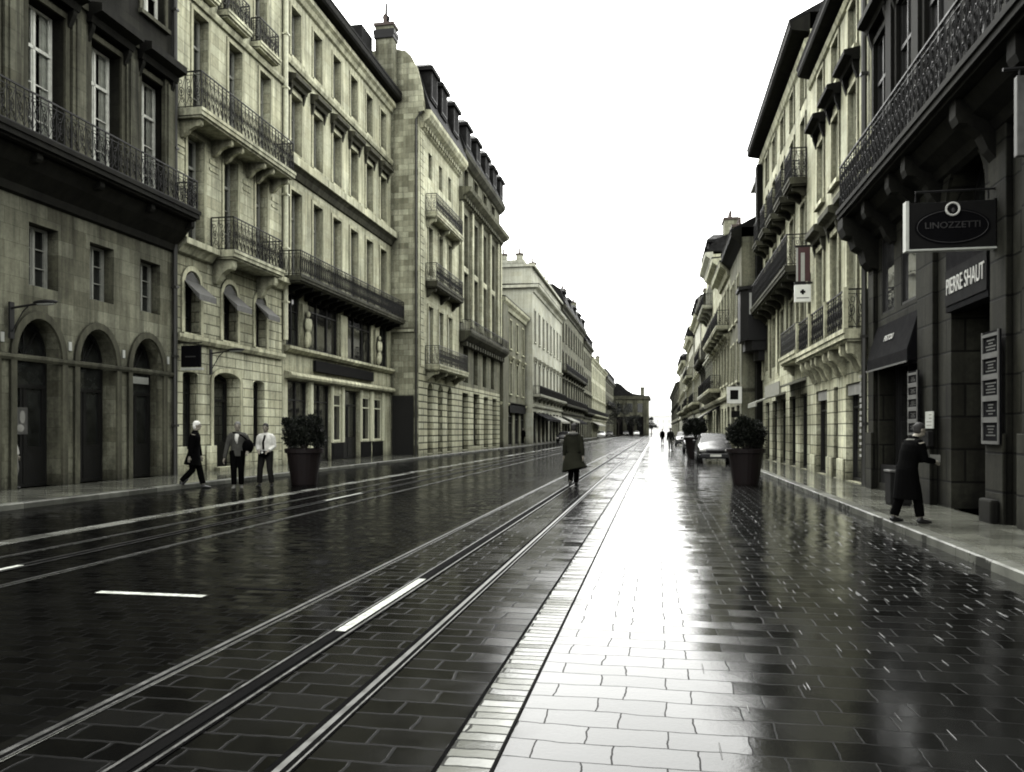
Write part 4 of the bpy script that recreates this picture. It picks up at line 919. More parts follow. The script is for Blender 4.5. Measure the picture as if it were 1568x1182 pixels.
sheet('ground', -1500, 1500, -300, 3000, -.03, M['g_far'])
sheet('road', -8.95, -3.30, -6, 420, 0, M['g_left']); sheet('road', KL, -9.3, -6, 420, 0, M['g_left'])
sheet('track_bed', -3.30, -1.02, -6, 420, 0, M['g_track']); sheet('road', -.76, KR, -6, 420, 0, M['g_right'])
sheet('sett_band', -1.02, -.76, -6, 420, .006, M['g_band']); sheet('sett_band', -9.3, -8.95, -6, 420, .004, M['g_edge'])
sheet('joint', -.768, -.752, -6, 120, .008, M['patch']); sheet('joint', -1.035, -1.012, -6, 120, .009, M['rubber'])
def rail(x, sgn):
    sheet('rail_bedding', x - (.05 if sgn < 0 else .07), x + .065, -6, 420, .004, M['g_edge'] if sgn < 0 else M['rubber'])
    sheet('rail_head', x - .024, x + .012, -6, 420, .011, M['steel']); sheet('rail_groove', x + .013, x + .043, -6, 420, .009, M['rubber'])
    sheet('rail_lip', x + .044, x + .056, -6, 420, .010, M['steel']); sheet('rail_groove', x - .047, x - .026, -6, 420, .008, M['rubber'])
for x, s in ((-1.74, 1), (-3.17, -1), (-6.62, -1), (-8.10, -1)): rail(x, s)
for x, ph in ((-2.46, 5.95), (-7.36, 5.95)):
    sheet('power_rail', x - .10, x + .10, -6, 420, .006, M['rubber']); sheet('power_rail', x - .035, x + .035, -6, 420, .012, M['aps'])
    for sx in (-.085, .065): sheet('power_rail', x + sx, x + sx + .02, -6, 420, .010, M['steel'])
    for k in range(0, 1 if x > -4 else 2): sheet('insulated_segment', x - .04, x + .045, ph + 11. * k, ph + 11. * k + 2.25, .016, M['paint'])
sheet('road_marking', -5.43, -4.28, 6.97, 7.07, .005, M['paint']); sheet('road_marking', -4.2, -3.55, 7.42, 7.47, .005, M['aps'])
def pavement(x0, x1, side):
    m = MB(); m.box(min(x0, x1), max(x0, x1), -6, 420, -.2, .12); o = m.build('pavement', M['g_pave']); o['kind'] = 'structure'
    k0, k1 = (x0, x0 + .22) if side > 0 else (x0 - .22, x0)
    return o
pavement(KL - .22, -40, -1); pavement(KR + .22, 40, 1)
for nm, x0, x1, ch in (('kerb', KL - .22, KL, 1), ('kerb', KR, KR + .22, -1)):
    m = MB(); c = .02
    prof = [(x0, -.2), (x1, -.2), (x1, .125 - c), (x1 - c, .125), (x0, .125)] if ch > 0 else [(x1, -.2), (x1, .125), (x0 + c, .125), (x0, .125 - c), (x0, -.2)]
    m.prism(prof, -6, 420); o = m.build(nm, M['g_kerb']); o['kind'] = 'structure'

# water standing in the open joints of the right-hand paving
M['water'] = plain('standing_water', (.002, .002, .002), .08, 0, .6, var=.1)
m = MB(); r = random.Random(21)
for i in range(380):
    x = .3 + .205 * r.randrange(0, 17) + r.uniform(-.02, .02); y = 2.6 + .232 * r.randrange(0, 62); L = r.uniform(.11, .23); hw = r.uniform(.003, .007); n = 6
    if r.random() > (x - .1) / 2.6: continue
    vs = []
    for yy, k in ((y, .5), (y + L * .5, 1), (y + L, .5)):
        for j in range(n + 1): t = math.pi * j / n; vs.append((x - hw * k * math.cos(t), yy, .001 + hw * .7 * k * math.sin(t)))
    m.add(vs, [(a * (n + 1) + j, a * (n + 1) + j + 1, (a + 1) * (n + 1) + j + 1, (a + 1) * (n + 1) + j) for a in (0, 1) for j in range(n)])
o = m.build('water', M['water'], smooth=True); o['kind'] = 'structure'

# ------------------------------------------------------------------ planters with shrubs
M['leaf'] = plain('dark_evergreen_leaf', (.006, .0075, .005), .6, spec=.15, var=.6, scale=3.)
M['leafl'] = plain('lighter_evergreen_leaf', (.016, .019, .012), .6, spec=.2, var=.6, scale=3.)
M['bark'] = plain('shrub_bark', (.02, .016, .012), .9)
def planter(loc, label, seed, w=1.0, sprig=0):
    r = random.Random(seed); t = empty('planter', loc, label, 'planter', 'tall planters with clipped shrubs')
    m = MB(); m.lathe([(.36, 0), (.37, .04), (.50, .92), (.56, .94), (.57, 1.06), (.50, 1.07), (.49, .98), (.1, .97)], (0, 0, 0), 24); m.build('pot', M['terra'], t, smooth=False)
    m = MB(); m.lathe([(.487, .975), (.02, 1.0)], (0, 0, 0), 20); m.build('soil', M['soil'], t)
    m = MB()
    for k in range(7):
        a = r.uniform(0, 6.28); m.tube([(0, 0, .95), (.12 * math.cos(a), .12 * math.sin(a), 1.2), (.4 * math.cos(a), .4 * math.sin(a), 1.5 + r.uniform(0, .3))], [.035, .025, .008], 5)
    m.build('stem', M['bark'], t)
    cl = []
    for k in range(60):
        a = r.uniform(0, 6.28); e = math.asin(r.uniform(-.6, 1)); q = r.uniform(.55, 1) ** .5
        cl.append((.44 * w * q * math.cos(a) * math.cos(e), .44 * w * q * math.sin(a) * math.cos(e), 1.46 + .42 * q * math.sin(e), r.uniform(.12, .2)))
    for k in range(sprig): a = r.uniform(0, 6.28); cl.append((.45 * w * math.cos(a), .45 * w * math.sin(a), 1.75 + r.uniform(0, .22), .09))
    for nm, mt, n in (('foliage', 'leaf', 11000), ('foliage', 'leafl', 900)):
        m = MB()
        for k in range(n):
            c = r.choice(cl); v = Vector((r.gauss(0, 1), r.gauss(0, 1), r.gauss(0, 1))).normalized() * c[3] * r.uniform(.5, 1.12)
            p = Vector(c[:3]) + v; d = (v.normalized() + Vector((r.uniform(-.8, .8), r.uniform(-.8, .8), r.uniform(-.3, .9)))).normalized()
            s = d.cross(Vector((r.uniform(-1, 1), r.uniform(-1, 1), r.uniform(-1, 1)))).normalized(); L = r.uniform(.04, .085)
            m.quad(p, p + d * L * .5 + s * L * .3, p + d * L, p + d * L * .5 - s * L * .3)
        m.build(nm, M[mt], t, fix=False)
    return t
planter((2.60, 24.4, 0), 'dark maroon pot with round dark shrub standing in front of the parked car', 5, 1.05)
planter((-10.25, 22.1, 0), 'dark pot with wide bushy shrub on the left beside the person in white shirt', 9, 1.2, 14)

def street_tree(loc, label, seed, h=7.):
    r = random.Random(seed); t = empty('street_tree', loc, label, 'tree', 'dark trees before the domed building')
    m = MB(); m.tube([(0, 0, 0), (.1, 0, h * .25), (.0, .1, h * .5)], [.2, .15, .1], 7)
    for k in range(6): a = k * 1.05; m.tube([(0, 0, h * (.25 + .04 * k)), (h * .16 * math.cos(a), h * .16 * math.sin(a), h * .6), (h * .26 * math.cos(a), h * .26 * math.sin(a), h * .8)], [.08, .05, .02], 5)
    m.build('trunk', M['bark'], t); m = MB()
    cl = [(h * .3 * r.uniform(-1, 1), h * .3 * r.uniform(-1, 1), h * r.uniform(.4, .95), h * r.uniform(.06, .15)) for k in range(26)]
    for k in range(3500):
        c = r.choice(cl); v = Vector((r.gauss(0, 1), r.gauss(0, 1), r.gauss(0, 1))).normalized() * c[3] * r.uniform(.3, 1.1); p = Vector(c[:3]) + v
        d = Vector((r.uniform(-1, 1), r.uniform(-1, 1), r.uniform(-1, 1))).normalized(); s = d.cross(Vector((r.uniform(-1, 1), r.uniform(-1, 1), r.uniform(-1, 1)))).normalized(); L = r.uniform(.15, .35)
        m.quad(p, p + d * L * .5 + s * L * .3, p + d * L, p + d * L * .5 - s * L * .3)
    m.build('crown', M['leaf'], t, fix=False)
street_tree((-10.5, 225, 0), 'larger dark tree at the left before the domed building', 4, 9.5)
street_tree((-7.2, 252, 0), 'middle dark tree directly before the domed building', 6, 6.5)
street_tree((-1.6, 262, 0), 'small dark tree at the corner where the domed building ends', 8, 6.0)

# ------------------------------------------------------------------ people
def ring_chain(m, pts, n=12):
    """pts: (x, y, z, ra, rb): ra across the body's x axis, rb front to back"""
    P = [Vector(p[:3]) for p in pts]; vs = []
    for i, p in enumerate(P):
        d = (P[min(i + 1, len(P) - 1)] - P[max(i - 1, 0)]).normalized()
        a = Vector((1, 0, 0)) - d * d.x
        if a.length < .2: a = Vector((0, 1, 0)) - d * d.y
        a.normalize(); bb = d.cross(a)
        for k in range(n):
            t = 2 * math.pi * k / n; vs.append(p + a * pts[i][3] * math.cos(t) + bb * pts[i][4] * math.sin(t))
    fs = [(i * n + k, i * n + (k + 1) % n, (i + 1) * n + (k + 1) % n, (i + 1) * n + k) for i in range(len(P) - 1) for k in range(n)]
    fs += [tuple(range(n))[::-1], tuple(range((len(P) - 1) * n, len(P) * n))]
    m.add(vs, fs)
def fuse(m, name, mat, parent, vox, sm=3):
    me = m.mesh(name); o = bpy.data.objects.new(name, me); col.objects.link(o)
    a = o.modifiers.new('r', 'REMESH'); a.mode = 'VOXEL'; a.voxel_size = vox
    s = o.modifiers.new('s', 'SMOOTH'); s.iterations = sm; s.factor = .5
    dg = bpy.context.evaluated_depsgraph_get(); me2 = bpy.data.meshes.new_from_object(o.evaluated_get(dg)); bpy.data.objects.remove(o)
    me2.name = name; me2.polygons.foreach_set('use_smooth', [True] * len(me2.polygons)); me2.materials.clear(); me2.materials.append(mat)
    return put(name, me2, parent)
def joint(a, b, l1, l2, bend):
    """two-bone joint position between a and b, bent towards vector bend"""
    a, b = Vector(a), Vector(b); d = b - a; L = min(d.length, (l1 + l2) * .999); u = d.normalized()
    x = (l1 * l1 - l2 * l2 + L * L) / (2 * L); h = math.sqrt(max(0, l1 * l1 - x * x)); v = Vector(bend); v = (v - u * v.dot(u)).normalized()
    return a + u * x + v * h
SK = plain('skin', (.17, .155, .125), .6, var=.1)
def cloth(name, c): return plain(name, c, .9, spec=.02, var=.3, scale=5.)
C_BLK = cloth('black_coat_cloth', (.0015, .0015, .0015)); C_MID = cloth('mid_grey_jacket_cloth', (.05, .05, .045)); C_CHAR = cloth('charcoal_cloth', (.012, .012, .011)); C_KHA = cloth('dark_khaki_cloth', (.015, .0155, .011)); C_WHI = cloth('white_shirt_cloth', (.5, .5, .46)); C_GRY = cloth('grey_cloth', (.11, .11, .10)); C_SHOE = plain('black_leather', (.008, .008, .008), .4)
H_DK = plain('dark_hair', (.010, .009, .008), .8); H_WH = plain('white_hair', (.6, .6, .56), .85); H_GR = plain('grey_hair', (.12, .12, .11), .85)
def person(loc, rz, label, h=1.76, lean=0., feet=((-.1, 0, 0), (.1, 0, 0)), hands=((-.27, .02, .80), (.27, .02, .80)), head=(0, 0), top=C_BLK, bottom=C_CHAR, coat=None, hem=None, hair=H_DK, shoes=C_SHOE, vox=.012, flare=.0, cap=None, wide=1., sleeve=None, knee=(0, 1, .1), group=None, elbow=(0, -1, -.2), cwhite=False):
    """feet / hands: ankle and wrist positions; body faces +Y"""
    t = empty('person', loc, label, 'person', group, rz); k = h / 1.76; t.scale = (k, k, k)
    hipz = .93; hip = Vector((0, 0, hipz)); up = Vector((0, math.sin(lean), math.cos(lean)))
    def S(z, x=0., y=0.): q = hip + up * (z - hipz); return Vector((x, q.y + y, q.z))
    def tors(z, ra, rb, y=0.): q = S(z, 0, y); return (q.x, q.y, q.z, ra * wide, rb)
    F = [Vector((f[0], f[1], f[2] + .09)) for f in feet]; HP = [Vector((s * .095, 0, .92)) for s in (-1, 1)]
    KN = [joint(HP[i], F[i], .43, .42, knee) for i in (0, 1)]
    SH = [S(1.43, s * .185 * wide) for s in (-1, 1)]; W = [Vector(q) for q in hands]; EL = [joint(SH[i], W[i], .30, .27, (elbow[0] + (-.5, .5)[i], elbow[1], elbow[2])) for i in (0, 1)]
    hx, hy = head; N = S(1.50); HC = N + up * .03 + Vector((hx * .5, .03 + hy * .5, .12)); fw = Vector((hx, 1, -hy * 1.2)).normalized(); 
    # body: one continuous surface
    m = MB()
    ring_chain(m, [tors(.86, .15, .11), tors(.95, .16, .115), tors(1.08, .14, .105), tors(1.25, .165, .115), tors(1.38, .185, .11), tors(1.46, .13, .08), (*S(1.50, 0, .01), .062, .062), (*(N + up * .06 + Vector((hx * .2, .015 + hy * .2, 0))), .056, .058), (*(HC - Vector((0, .0, .06))), .062, .07)])
    for i in (0, 1):
        ring_chain(m, [(*HP[i], .10, .10), (*HP[i].lerp(KN[i], .5), .082, .085), (*KN[i], .06, .062), (*KN[i].lerp(F[i], .35), .058, .062), (*F[i], .04, .042)])
        ring_chain(m, [(*SH[i], .062, .062), (*SH[i].lerp(EL[i], .5), .052, .052), (*EL[i], .043, .043), (*EL[i].lerp(W[i], .5), .04, .04), (*W[i], .027, .027)])
        d = (W[i] - EL[i]).normalized(); s = 1 if i else -1
        side = d.cross(Vector((0, 0, 1)) if abs(d.z) < .8 else Vector((1, 0, 0))).normalized(); nor = d.cross(side)
        if nor.z > 0 and abs(d.z) < .8: nor = -nor
        pal = W[i] + d * .05; m.ball(pal, .036, .036, .036, 8, 6); m.tube([W[i], W[i] + d * .09], [.028, .034], 8)
        for q, fl in ((-1.5, .068), (-.5, .078), (.5, .074), (1.5, .058)):
            b0 = W[i] + d * .085 + side * q * .017; b1 = b0 + d * fl * .45 + nor * .006; b2 = b1 + d * fl * .3 + nor * fl * .3; b3 = b2 + d * fl * .08 + nor * fl * .3
            m.tube([b0 - d * .02, b0, b1, b2, b3], [.0095, .0092, .0088, .008, .007], 6)
        b0 = W[i] + d * .03 - side * .030; m.tube([b0 + side * .012, b0 - side * .018 + d * .02, b0 - side * .022 + d * .05 + nor * .012], [.012, .0105, .008], 6)
    m.ball(HC + Vector((0, .0, .02)), .074, .092, .108, 14, 10); m.ball(HC + fw * .03 - Vector((0, 0, .06)), .052, .06, .05, 10, 8)
    m.tube([HC + fw * .085 + Vector((0, 0, .025)), HC + fw * .112 - Vector((0, 0, .018)), HC + fw * .088 - Vector((0, 0, .028))], [.009, .015, .012], 6)
    for s in (-1, 1): m.ball(HC + Vector((s * .075, -.008, 0)), .012, .02, .03, 8, 6)
    fuse(m, 'body', SK, t, min(vox, .0085))
    m = MB()
    for s in (-1, 1): m.ball(HC + fw * .082 + Vector((s * .03, 0, .022)), .011, .007, .006, 6, 4)
    m.ball(HC + fw * .086 - Vector((0, 0, .055)), .022, .008, .004, 6, 4); m.build('face_features', H_DK, t)
    # hair or cap
    m = MB(); m.ball(HC + Vector((0, -.016, .052)), .084, .102, .090, 12, 8); m.ball(HC - fw * .05 + Vector((0, 0, -.005)), .081, .066, .09, 12, 8)
    fuse(m, 'hair' if not cap else 'cap', cap or hair, t, .011, 2)
    # clothes
    m = MB()
    for i in (0, 1):
        ring_chain(m, [(*(HP[i] + Vector((0, 0, .08))), .118, .125), (*HP[i].lerp(KN[i], .5), .10, .105), (*KN[i], .082, .085), (*KN[i].lerp(F[i], .5), .078, .082), (*(F[i] - (F[i] - KN[i]).normalized() * .03), .07, .078)])
    ring_chain(m, [(0, 0, .84, .15, .12), (0, 0, .93, .178, .135), tors(1.06, .155, .12)]); fuse(m, 'trousers', bottom, t, vox)
    m = MB()
    if hem:
        y0 = hem[1]; hz = hem[0]
        ring_chain(m, [(hem[2] if len(hem) > 2 else 0, y0, hz, .21 * wide + flare, .18 + flare * .7), (0, y0 * .5, (hz + .93) / 2, .20 * wide + flare * .55, .17 + flare * .3), (0, 0, .93, .195 * wide, .15), tors(1.08, .175, .14), tors(1.25, .195, .15), tors(1.36, .195, .14), tors(1.43, .155, .115), tors(1.49, .09, .085), tors(1.54, .07, .072)], 16)
    else: ring_chain(m, [(0, 0, .86, .185 * wide, .14), tors(.98, .178, .14), tors(1.1, .165, .13), tors(1.25, .185, .14), tors(1.36, .188, .135), tors(1.43, .145, .11), tors(1.49, .085, .08), tors(1.53, .065, .068)], 16)
    if sleeve is None:
        for i in (0, 1): ring_chain(m, [(SH[i].x * .45, SH[i].y, SH[i].z + .018, .055, .06), (SH[i].x * .85, SH[i].y, SH[i].z + .0, .066, .068), (*SH[i].lerp(EL[i], .16), .073, .075), (*SH[i].lerp(EL[i], .5), .07, .072), (*EL[i], .066, .066), (*EL[i].lerp(W[i], .5), .06, .06), (*(W[i] - (W[i] - EL[i]).normalized() * .015), .052, .052)])
    else:
        for i in (0, 1): ring_chain(m, [(SH[i].x * .45, SH[i].y, SH[i].z + .018, .055, .06), (SH[i].x * .85, SH[i].y, SH[i].z + .0, .066, .068), (*SH[i].lerp(EL[i], .16), .073, .075), (*SH[i].lerp(EL[i], .5), .074, .074), (*SH[i].lerp(EL[i], .95), .074, .074)])
    fuse(m, 'coat' if hem else 'jacket', top, t, vox)
    for i in (0, 1):
        m = MB(); f = F[i]; yaw = .12 * (1 if i else -1); dx = math.sin(yaw); dy = math.cos(yaw); tip = feet[i][3] if len(feet[i]) > 3 else 0.
        ring_chain(m, [(f.x - dx * .06, f.y - dy * .06, f.z - .045 + tip * .3, .036, .03), (f.x - dx * .04, f.y - dy * .04, f.z - .04 + tip * .25, .042, .045), (f.x + dx * .05, f.y + dy * .05, f.z - .05, .044, .042), (f.x + dx * .14, f.y + dy * .14, f.z - .06 - tip * .4, .048, .028), (f.x + dx * .2, f.y + dy * .2, f.z - .066 - tip * .6, .034, .018)])
        m.tube([f + Vector((0, 0, .03)), f - Vector((0, 0, .05))], .045, 8)
        fuse(m, 'shoe', shoes, t, .011)
    return t
# man in a long coat walking away between the rails
p = person((-2.32, 22.6, .0), R(-6), 'person in long flaring dark coat walking away between the tram rails', 1.78, .04, ((-.05, -.20, .05, -.1), (.045, .16, 0)), ((-.29, .10, .86), (.29, -.08, .86)), (.02, .02), C_KHA, C_BLK, True, (.48, -.05, .05), vox=.013, flare=.15, wide=1.08)
m = MB(); m.ball((0, -.04, 1.49), .15, .12, .055, 12, 6); m.build('collar', C_GRY, p, smooth=True)
# man at the right, reading
p = person((3.95, 13.7, .12), R(-72), 'person in long black coat with bowed head holding a paper on the right pavement', 1.60, .24, ((-.17, -.14, 0), (.14, .16, 0)), ((-.05, .38, 1.10), (.15, .42, 1.08)), (.0, .16), C_BLK, C_BLK, True, (.42, .0), vox=.010, flare=.03, wide=1.15)
m = MB(); m.box(-.08, .2, .50, .506, 1.07, 1.2); m.build('paper', C_GRY, p)
m = MB(); m.ball((0, .12, 1.46), .13, .11, .035, 12, 6); m.build('collar', C_GRY, p, smooth=True)
# left group
person((-12.55, 20.05, .0), R(-70), 'person in long black coat with white hair walking by the left kerb', 1.84, .07, ((-.08, .22, 0), (.08, -.30, .09, -.25)), ((-.27, .12, .84), (.27, -.05, .84)), (.0, .03), C_BLK, C_BLK, True, (.62, -.04), hair=H_WH, vox=.013, flare=.04, wide=1.1)
p = person((-11.35, 20.25, .0), R(205), 'person in dark jacket with bag over the shoulder facing the camera on the left', 1.82, .02, ((-.09, -.05, 0), (.08, .10, 0)), ((-.26, .16, 1.0), (.33, .05, .80)), (.0, .0), C_MID, C_BLK, None, None, hair=H_GR, vox=.012, shoes=C_GRY, wide=1.02)
m = MB(); m.ball((-.27, .12, 1.12), .15, .12, .19, 12, 8); m.tube([(-.27, .08, 1.28), (-.1, .15, 1.42), (.12, .05, 1.5)], .02, 5); m.build('shoulder_bag', C_BLK, p, smooth=True)
m = MB(); ring_chain(m, [(0, .135, 1.2, .02, .02), (.02, .15, 1.32, .045, .02), (.0, .12, 1.45, .06, .03)]); m.build('scarf', C_WHI, p, smooth=True)
p = person((-10.9, 21.0, .0), R(190), 'person in white shirt with dark strap standing next to the left planter', 1.78, .0, ((-.17, .0, 0), (.17, .03, 0)), ((-.14, .22, 1.02), (.14, .22, 1.02)), (.0, .04), C_WHI, C_CHAR, None, None, hair=H_DK, vox=.012, wide=1.02)
m = MB(); m.tube([(-.02, .14, 1.45), (.03, .165, 1.25), (.02, .16, 1.05)], .028, 6); m.ball((.0, .2, .93), .16, .08, .09, 10, 6); m.build('waist_bag', C_BLK, p, smooth=True)
m = MB(); m.ball((.02, .285, .97), .035, .015, .03, 8, 6); m.build('buckle', C_WHI, p, smooth=True)
person((-16.12, 17.62, .12), R(-60), 'person in white sleeves half hidden in the doorway of the leftmost visible arch', 1.74, .0, ((-.1, .0, 0), (.1, .05, 0)), ((-.26, .10, .85), (.26, .10, .85)), (.0, .0), C_WHI, C_GRY, None, None, vox=.015)
# far walkers
person((1.10, 64.2, 0), R(175), 'distant person in dark jacket and pale trousers in the middle of the far road', 1.78, .0, ((-.08, -.16, .0), (.08, .16, 0)), vox=.022, top=C_CHAR, bottom=C_GRY, group=None)
person((2.62, 69.0, 0), R(170), 'distant person with pale top walking beside the parked cars', 1.76, .0, ((-.08, .14, .0), (.08, -.14, 0)), vox=.022, top=C_GRY, bottom=C_BLK)
person((.70, 96.0, 0), R(10), 'small dark figure farthest down the road near the bright gap', 1.76, .0, ((-.08, .14, .0), (.08, -.14, 0)), vox=.025, top=C_BLK, bottom=C_BLK)
person((-14.35, 68.6, .12), R(150), 'small person with white hair near the grey doorway on the far left pavement', 1.74, .0, ((-.08, .1, .0), (.08, -.1, 0)), vox=.022, hair=H_WH, top=C_CHAR, bottom=C_BLK)
person((-14.0, 84.0, .12), R(160), 'small dark person on the far left pavement outside the low house', 1.74, .0, ((-.08, .1, .0), (.08, -.1, 0)), vox=.022, top=C_BLK, bottom=C_BLK)

# ------------------------------------------------------------------ vehicles
def paint(name, c):
    k = NT(name); k.b.inputs['Base Color'].default_value = (*c, 1); k.b.inputs['Roughness'].default_value = .28; k.b.inputs['Coat Weight'].default_value = .1; k.b.inputs['Specular IOR Level'].default_value = .25; k.b.inputs['Coat Roughness'].default_value = .06
    tc = k.n('ShaderNodeTexCoord'); nz = k.noise(tc.outputs['Object'], 30, 3); k.l(k.ramp(nz, [(.3, .2), (.7, .42)]), k.b.inputs['Roughness']); return k.m
V_DK = paint('black_car_paint', (.008, .008, .009)); V_VAN = plain('matt_black_van_paint', (.004, .004, .004), .6, spec=.2); V_GR = paint('dark_grey_car_paint', (.03, .03, .032)); V_WH = paint('white_car_paint', (.55, .56, .54))
M['tyre'] = plain('tyre_rubber', (.010, .010, .010), .85); M['rim'] = plain('alloy_rim', (.25, .25, .25), .35, .8); M['lamp'] = plain('headlight_glass', (.55, .55, .52), .15, spec=.8); M['plate'] = plain('pale_number_plate', (.6, .6, .55), .5)
def car(loc, label, pm, st, wb=(-.78, .78), wr=.31, Wd=.84, cab=None, ws='glw', group='cars and vans parked at the right kerb', rz=0.):
    """st: stations (y, half width, sill z, belt z, roof z, roof half width); front at y=0, rear at y=L"""
    t = empty('parked_car', loc, label, 'car', group, rz); L = st[-1][0]
    def sec(s):
        y, hw, zs, zb, zr, rw = s
        half = [(0, zs), (hw * .75, zs), (hw * .97, zs + .08), (hw, (zs + zb) / 2), (hw * .97, zb - .03), (hw * .92, zb), (rw, zr - .05), (rw * .85, zr), (0, zr + .015)]
        return [(x, y, z) for x, z in half] + [(-x, y, z) for x, z in half[-2:0:-1]]
    rows = [sec(s) for s in st]; n = len(rows[0]); m = MB(); vs = [p for q in rows for p in q]
    fs = [(i * n + k, i * n + (k + 1) % n, (i + 1) * n + (k + 1) % n, (i + 1) * n + k) for i in range(len(rows) - 1) for k in range(n)] + [tuple(range(n))[::-1], tuple(range((len(rows) - 1) * n, len(rows) * n))]
    m.add(vs, fs); me = m.mesh('body', True); me.materials.append(pm); bo = put('body', me, t); md = bo.modifiers.new('sub', 'SUBSURF'); md.levels = md.render_levels = 2
    (ya, za, wa), (yb, zb, wb2), (yc, zc, wc), (yd, zd, wd) = cab     # windscreen foot, windscreen head, rear roof, rear foot
    m = MB(); e = .012
    m.quad((-wa, ya - e, za + e), (wa, ya - e, za + e), (wb2, yb - e, zb + e), (-wb2, yb - e, zb + e)); m.build('windscreen', M[ws], t)
    m = MB(); m.quad((-wd, yd + e, zd + e), (wd, yd + e, zd + e), (wc, yc + e, zc + e), (-wc, yc + e, zc + e)); m.build('rear_window', M['gl'], t)
    for s in (-1, 1):
        m = MB(); m.quad((s * (wa + .035), ya + .3, za + .03), (s * (wd + .035), yd - .25, zd + .03), (s * (wc + .045), yc - .1, zc - .03), (s * (wb2 + .045), yb + .12, zb - .03)); m.build('side_window', M['gl'], t)
        m = MB(); m.ball((s * (Wd + .08), ya + .5, za + .08), .1, .06, .075, 10, 6); m.build('mirror', pm, t, smooth=True)
        m = MB(); m.ball((s * Wd * .72, st[1][0] * .55, .64), .17, .10, .085, 12, 8); m.build('headlight', M['lamp'], t, smooth=True)
        for y in (wb[0] + L / 2, wb[1] + L / 2):
            m = MB(); x0 = s * (Wd - .17); x1 = s * (Wd + .012); m.tube([(x0, y, wr), (x1, y, wr)], wr, 20); w = m.build('wheel', M['tyre'], t)
            m = MB(); m.tube([(x1, y, wr), (x1 + s * .012, y, wr)], wr * .62, 16); m.build('rim', M['rim'], w)
    m = MB(); m.box(-Wd * .93, Wd * .93, -.04, .12, .26, .46); m.build('bumper', pm, t, bevel=.04)
    m = MB(); m.box(-Wd * .5, Wd * .5, -.035, .02, .50, .62); m.build('grille', M['black'], t, bevel=.01)
    m = MB(); m.box(-.26, .26, -.055, -.041, .34, .45); m.build('number_plate', M['plate'], t)
    m = MB(); m.box(-Wd * .8, Wd * .8, -.052, -.040, .475, .495); m.build('bumper_strip', M['rim'], t)
    return t
M['glw'] = plain('pale_reflecting_windscreen', (.03, .03, .03), .25, .0, .2, var=.2)
hatch = [(0, .62, .34, .60, .62, .50), (.14, .78, .24, .70, .74, .62), (.6, .84, .22, .84, .90, .70), (1.02, .85, .22, .92, .98, .70), (1.75, .85, .22, .95, 1.42, .60), (2.5, .85, .22, .96, 1.47, .60), (3.1, .85, .22, .97, 1.42, .58), (3.6, .82, .24, .95, 1.1, .62), (3.8, .72, .3, .85, .92, .58)]
car((2.80, 39.3, 0), 'dark hatchback with pale windscreen parked facing the camera behind the right planter', V_DK, hatch, (-.62, .62), cab=((1.0, .98, .68), (1.72, 1.42, .56), (3.12, 1.41, .54), (3.62, 1.05, .6)))
planter((2.15, 46.2, 0), 'dark planter shrub standing half hidden behind the parked hatchback', 15, 1.15, 8).scale = (1.12, 1.12, 1.14)
car((2.75, 58.0, 0), 'small dark car parked in the distance beyond the hatchback', V_GR, hatch, (-.62, .62), cab=((1.0, .98, .68), (1.72, 1.42, .56), (3.12, 1.41, .54), (3.62, 1.05, .6)))
car((2.75, 82.0, 0), 'farthest dark car at the right kerb near the tiny walkers', V_DK, hatch, (-.62, .62), cab=((1.0, .98, .68), (1.72, 1.42, .56), (3.12, 1.41, .54), (3.62, 1.05, .6)))
for k, (x, y, lab, pm) in enumerate(((-11.7, 100, 'dark car parked far along the left kerb by the white parapet house', V_VAN), (-11.6, 170, 'pale car in the far left distance beside the corner house', V_WH), (-11.6, 200, 'tiny dark car farthest along the left kerb', V_VAN), (-9.0, 240, 'tiny dark car standing before the domed building', V_VAN), (-6.0, 246, 'tiny white car standing before the domed building', V_WH))):
    car((x, y, 0), lab, pm, hatch, (-.62, .62), cab=((1.0, .98, .68), (1.72, 1.42, .56), (3.12, 1.41, .54), (3.62, 1.05, .6)), ws='black', group='cars parked in the left distance')

# ------------------------------------------------------------------ small street furniture
t = empty('litter_bin', (4.72, 16.9, .12), 'square dark litter bin with pale rim against the right-hand pier', 'bin')
m = MB(); m.box(-.2, .2, -.2, .2, .03, .66); m.build('bin_body', M['dkpanel'], t, bevel=.015)
m = MB(); m.box(-.22, .22, -.22, .22, .661, .70); m.build('rim', M['zinc'], t, bevel=.01); m = MB(); m.box(-.14, .14, -.14, .14, .701, .705); m.build('opening', M['black'], t)
m = MB(); m.box(-.17, .17, -.17, .17, 0, .03); m.build('base', M['iron'], t)
t = empty('utility_cabinet', (4.95, 42.2, .12), 'dark box cabinet standing on the right pavement behind the planter', 'cabinet')
m = MB(); m.box(-.3, .3, -.22, .22, .06, 1.15); m.build('cabinet_body', M['dkpanel'], t, bevel=.01); m = MB(); m.box(-.33, .33, -.25, .25, 1.151, 1.2); m.build('lid', M['zinc'], t, bevel=.01); m = MB(); m.box(-.28, .28, -.2, .2, 0, .06); m.build('base', M['iron'], t)

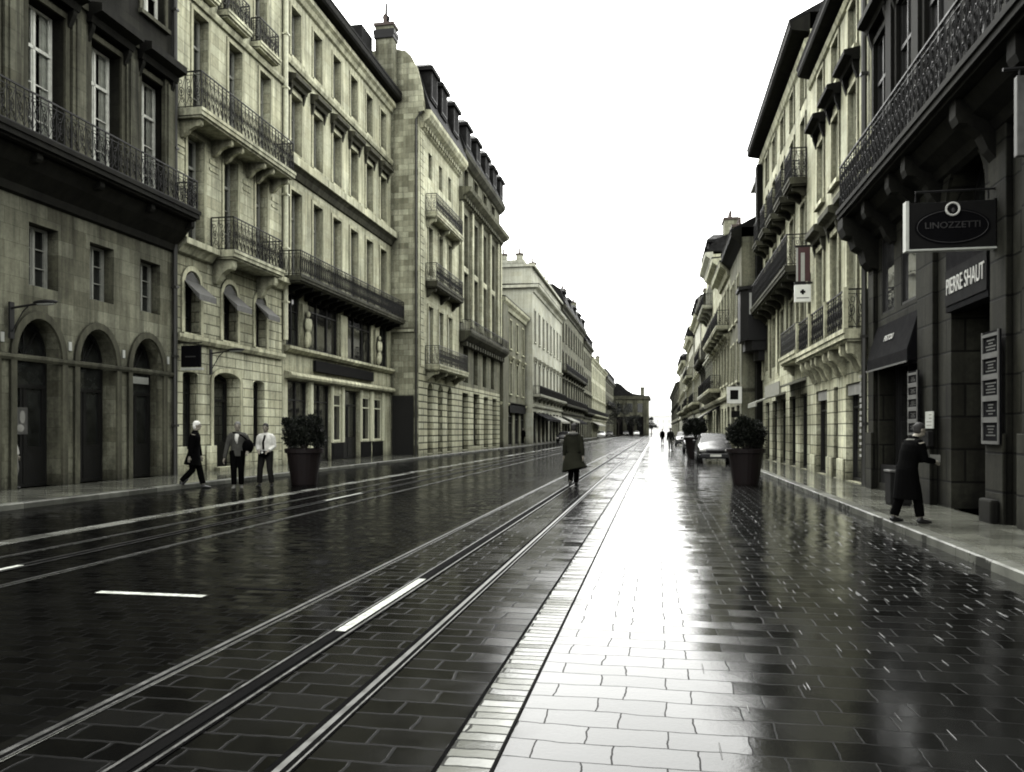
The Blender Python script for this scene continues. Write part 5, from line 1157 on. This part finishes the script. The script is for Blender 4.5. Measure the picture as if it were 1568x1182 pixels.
# ------------------------------------------------------------------ camera, sky, sun
f = 1220.; a = math.atan(221 / f)
cd = bpy.data.cameras.new('camera'); cam = bpy.data.objects.new('camera', cd); col.objects.link(cam)
cam.location = (0, 0, 1.6); cam.rotation_euler = (R(90), 0, a); cd.lens = 36 * f / 1568; cd.sensor_width = 36; cd.shift_y = 68 / 1568
cd.clip_start = .1; cd.clip_end = 6000; scene.camera = cam
w = bpy.data.worlds.new('World'); scene.world = w; w.use_nodes = True; nt = w.node_tree; bg = nt.nodes['Background']
EL, RO = R(54), R(-24)
sky = nt.nodes.new('ShaderNodeTexSky'); sky.sky_type = 'NISHITA'; sky.sun_disc = False; sky.sun_elevation = EL; sky.sun_rotation = RO
sky.air_density = 2.; sky.dust_density = 6.; sky.ozone_density = 1.
bw = nt.nodes.new('ShaderNodeRGBToBW'); nt.links.new(sky.outputs[0], bw.inputs[0])
sc_ = nt.nodes.new('ShaderNodeMath'); sc_.operation = 'MULTIPLY'; sc_.inputs[1].default_value = SKYMUL; nt.links.new(bw.outputs[0], sc_.inputs[0])
ad = nt.nodes.new('ShaderNodeMath'); ad.operation = 'ADD'; ad.inputs[1].default_value = SKYADD; nt.links.new(sc_.outputs[0], ad.inputs[0])
cc = nt.nodes.new('ShaderNodeCombineColor')
for i, v in enumerate((.995, 1.0, .97)):
    q = nt.nodes.new('ShaderNodeMath'); q.operation = 'MULTIPLY'; q.inputs[1].default_value = v; nt.links.new(ad.outputs[0], q.inputs[0]); nt.links.new(q.outputs[0], cc.inputs[i])
nt.links.new(cc.outputs[0], bg.inputs[0]); bg.inputs[1].default_value = .15
sd = bpy.data.lights.new('sun', 'SUN'); sd.energy = SUNE; sd.angle = R(60); sd.color = (1, .985, .93)
so = bpy.data.objects.new('sun', sd); col.objects.link(so); so.location = (0, 0, 60)
dirv = Vector((math.sin(RO) * math.cos(EL), math.cos(RO) * math.cos(EL), math.sin(EL)))
so.rotation_euler = (-dirv).to_track_quat('-Z', 'Y').to_euler()
scene.render.engine = 'CYCLES'; scene.render.resolution_x = 1024; scene.render.resolution_y = 772
scene.view_settings.view_transform = 'Standard'; scene.view_settings.look = 'None'; scene.view_settings.exposure = 0; scene.view_settings.gamma = 1
scene.cycles.use_denoising = True; scene.cycles.max_bounces = 8; scene.cycles.diffuse_bounces = 1; scene.cycles.glossy_bounces = 4
scene.cycles.filter_width = 1.9
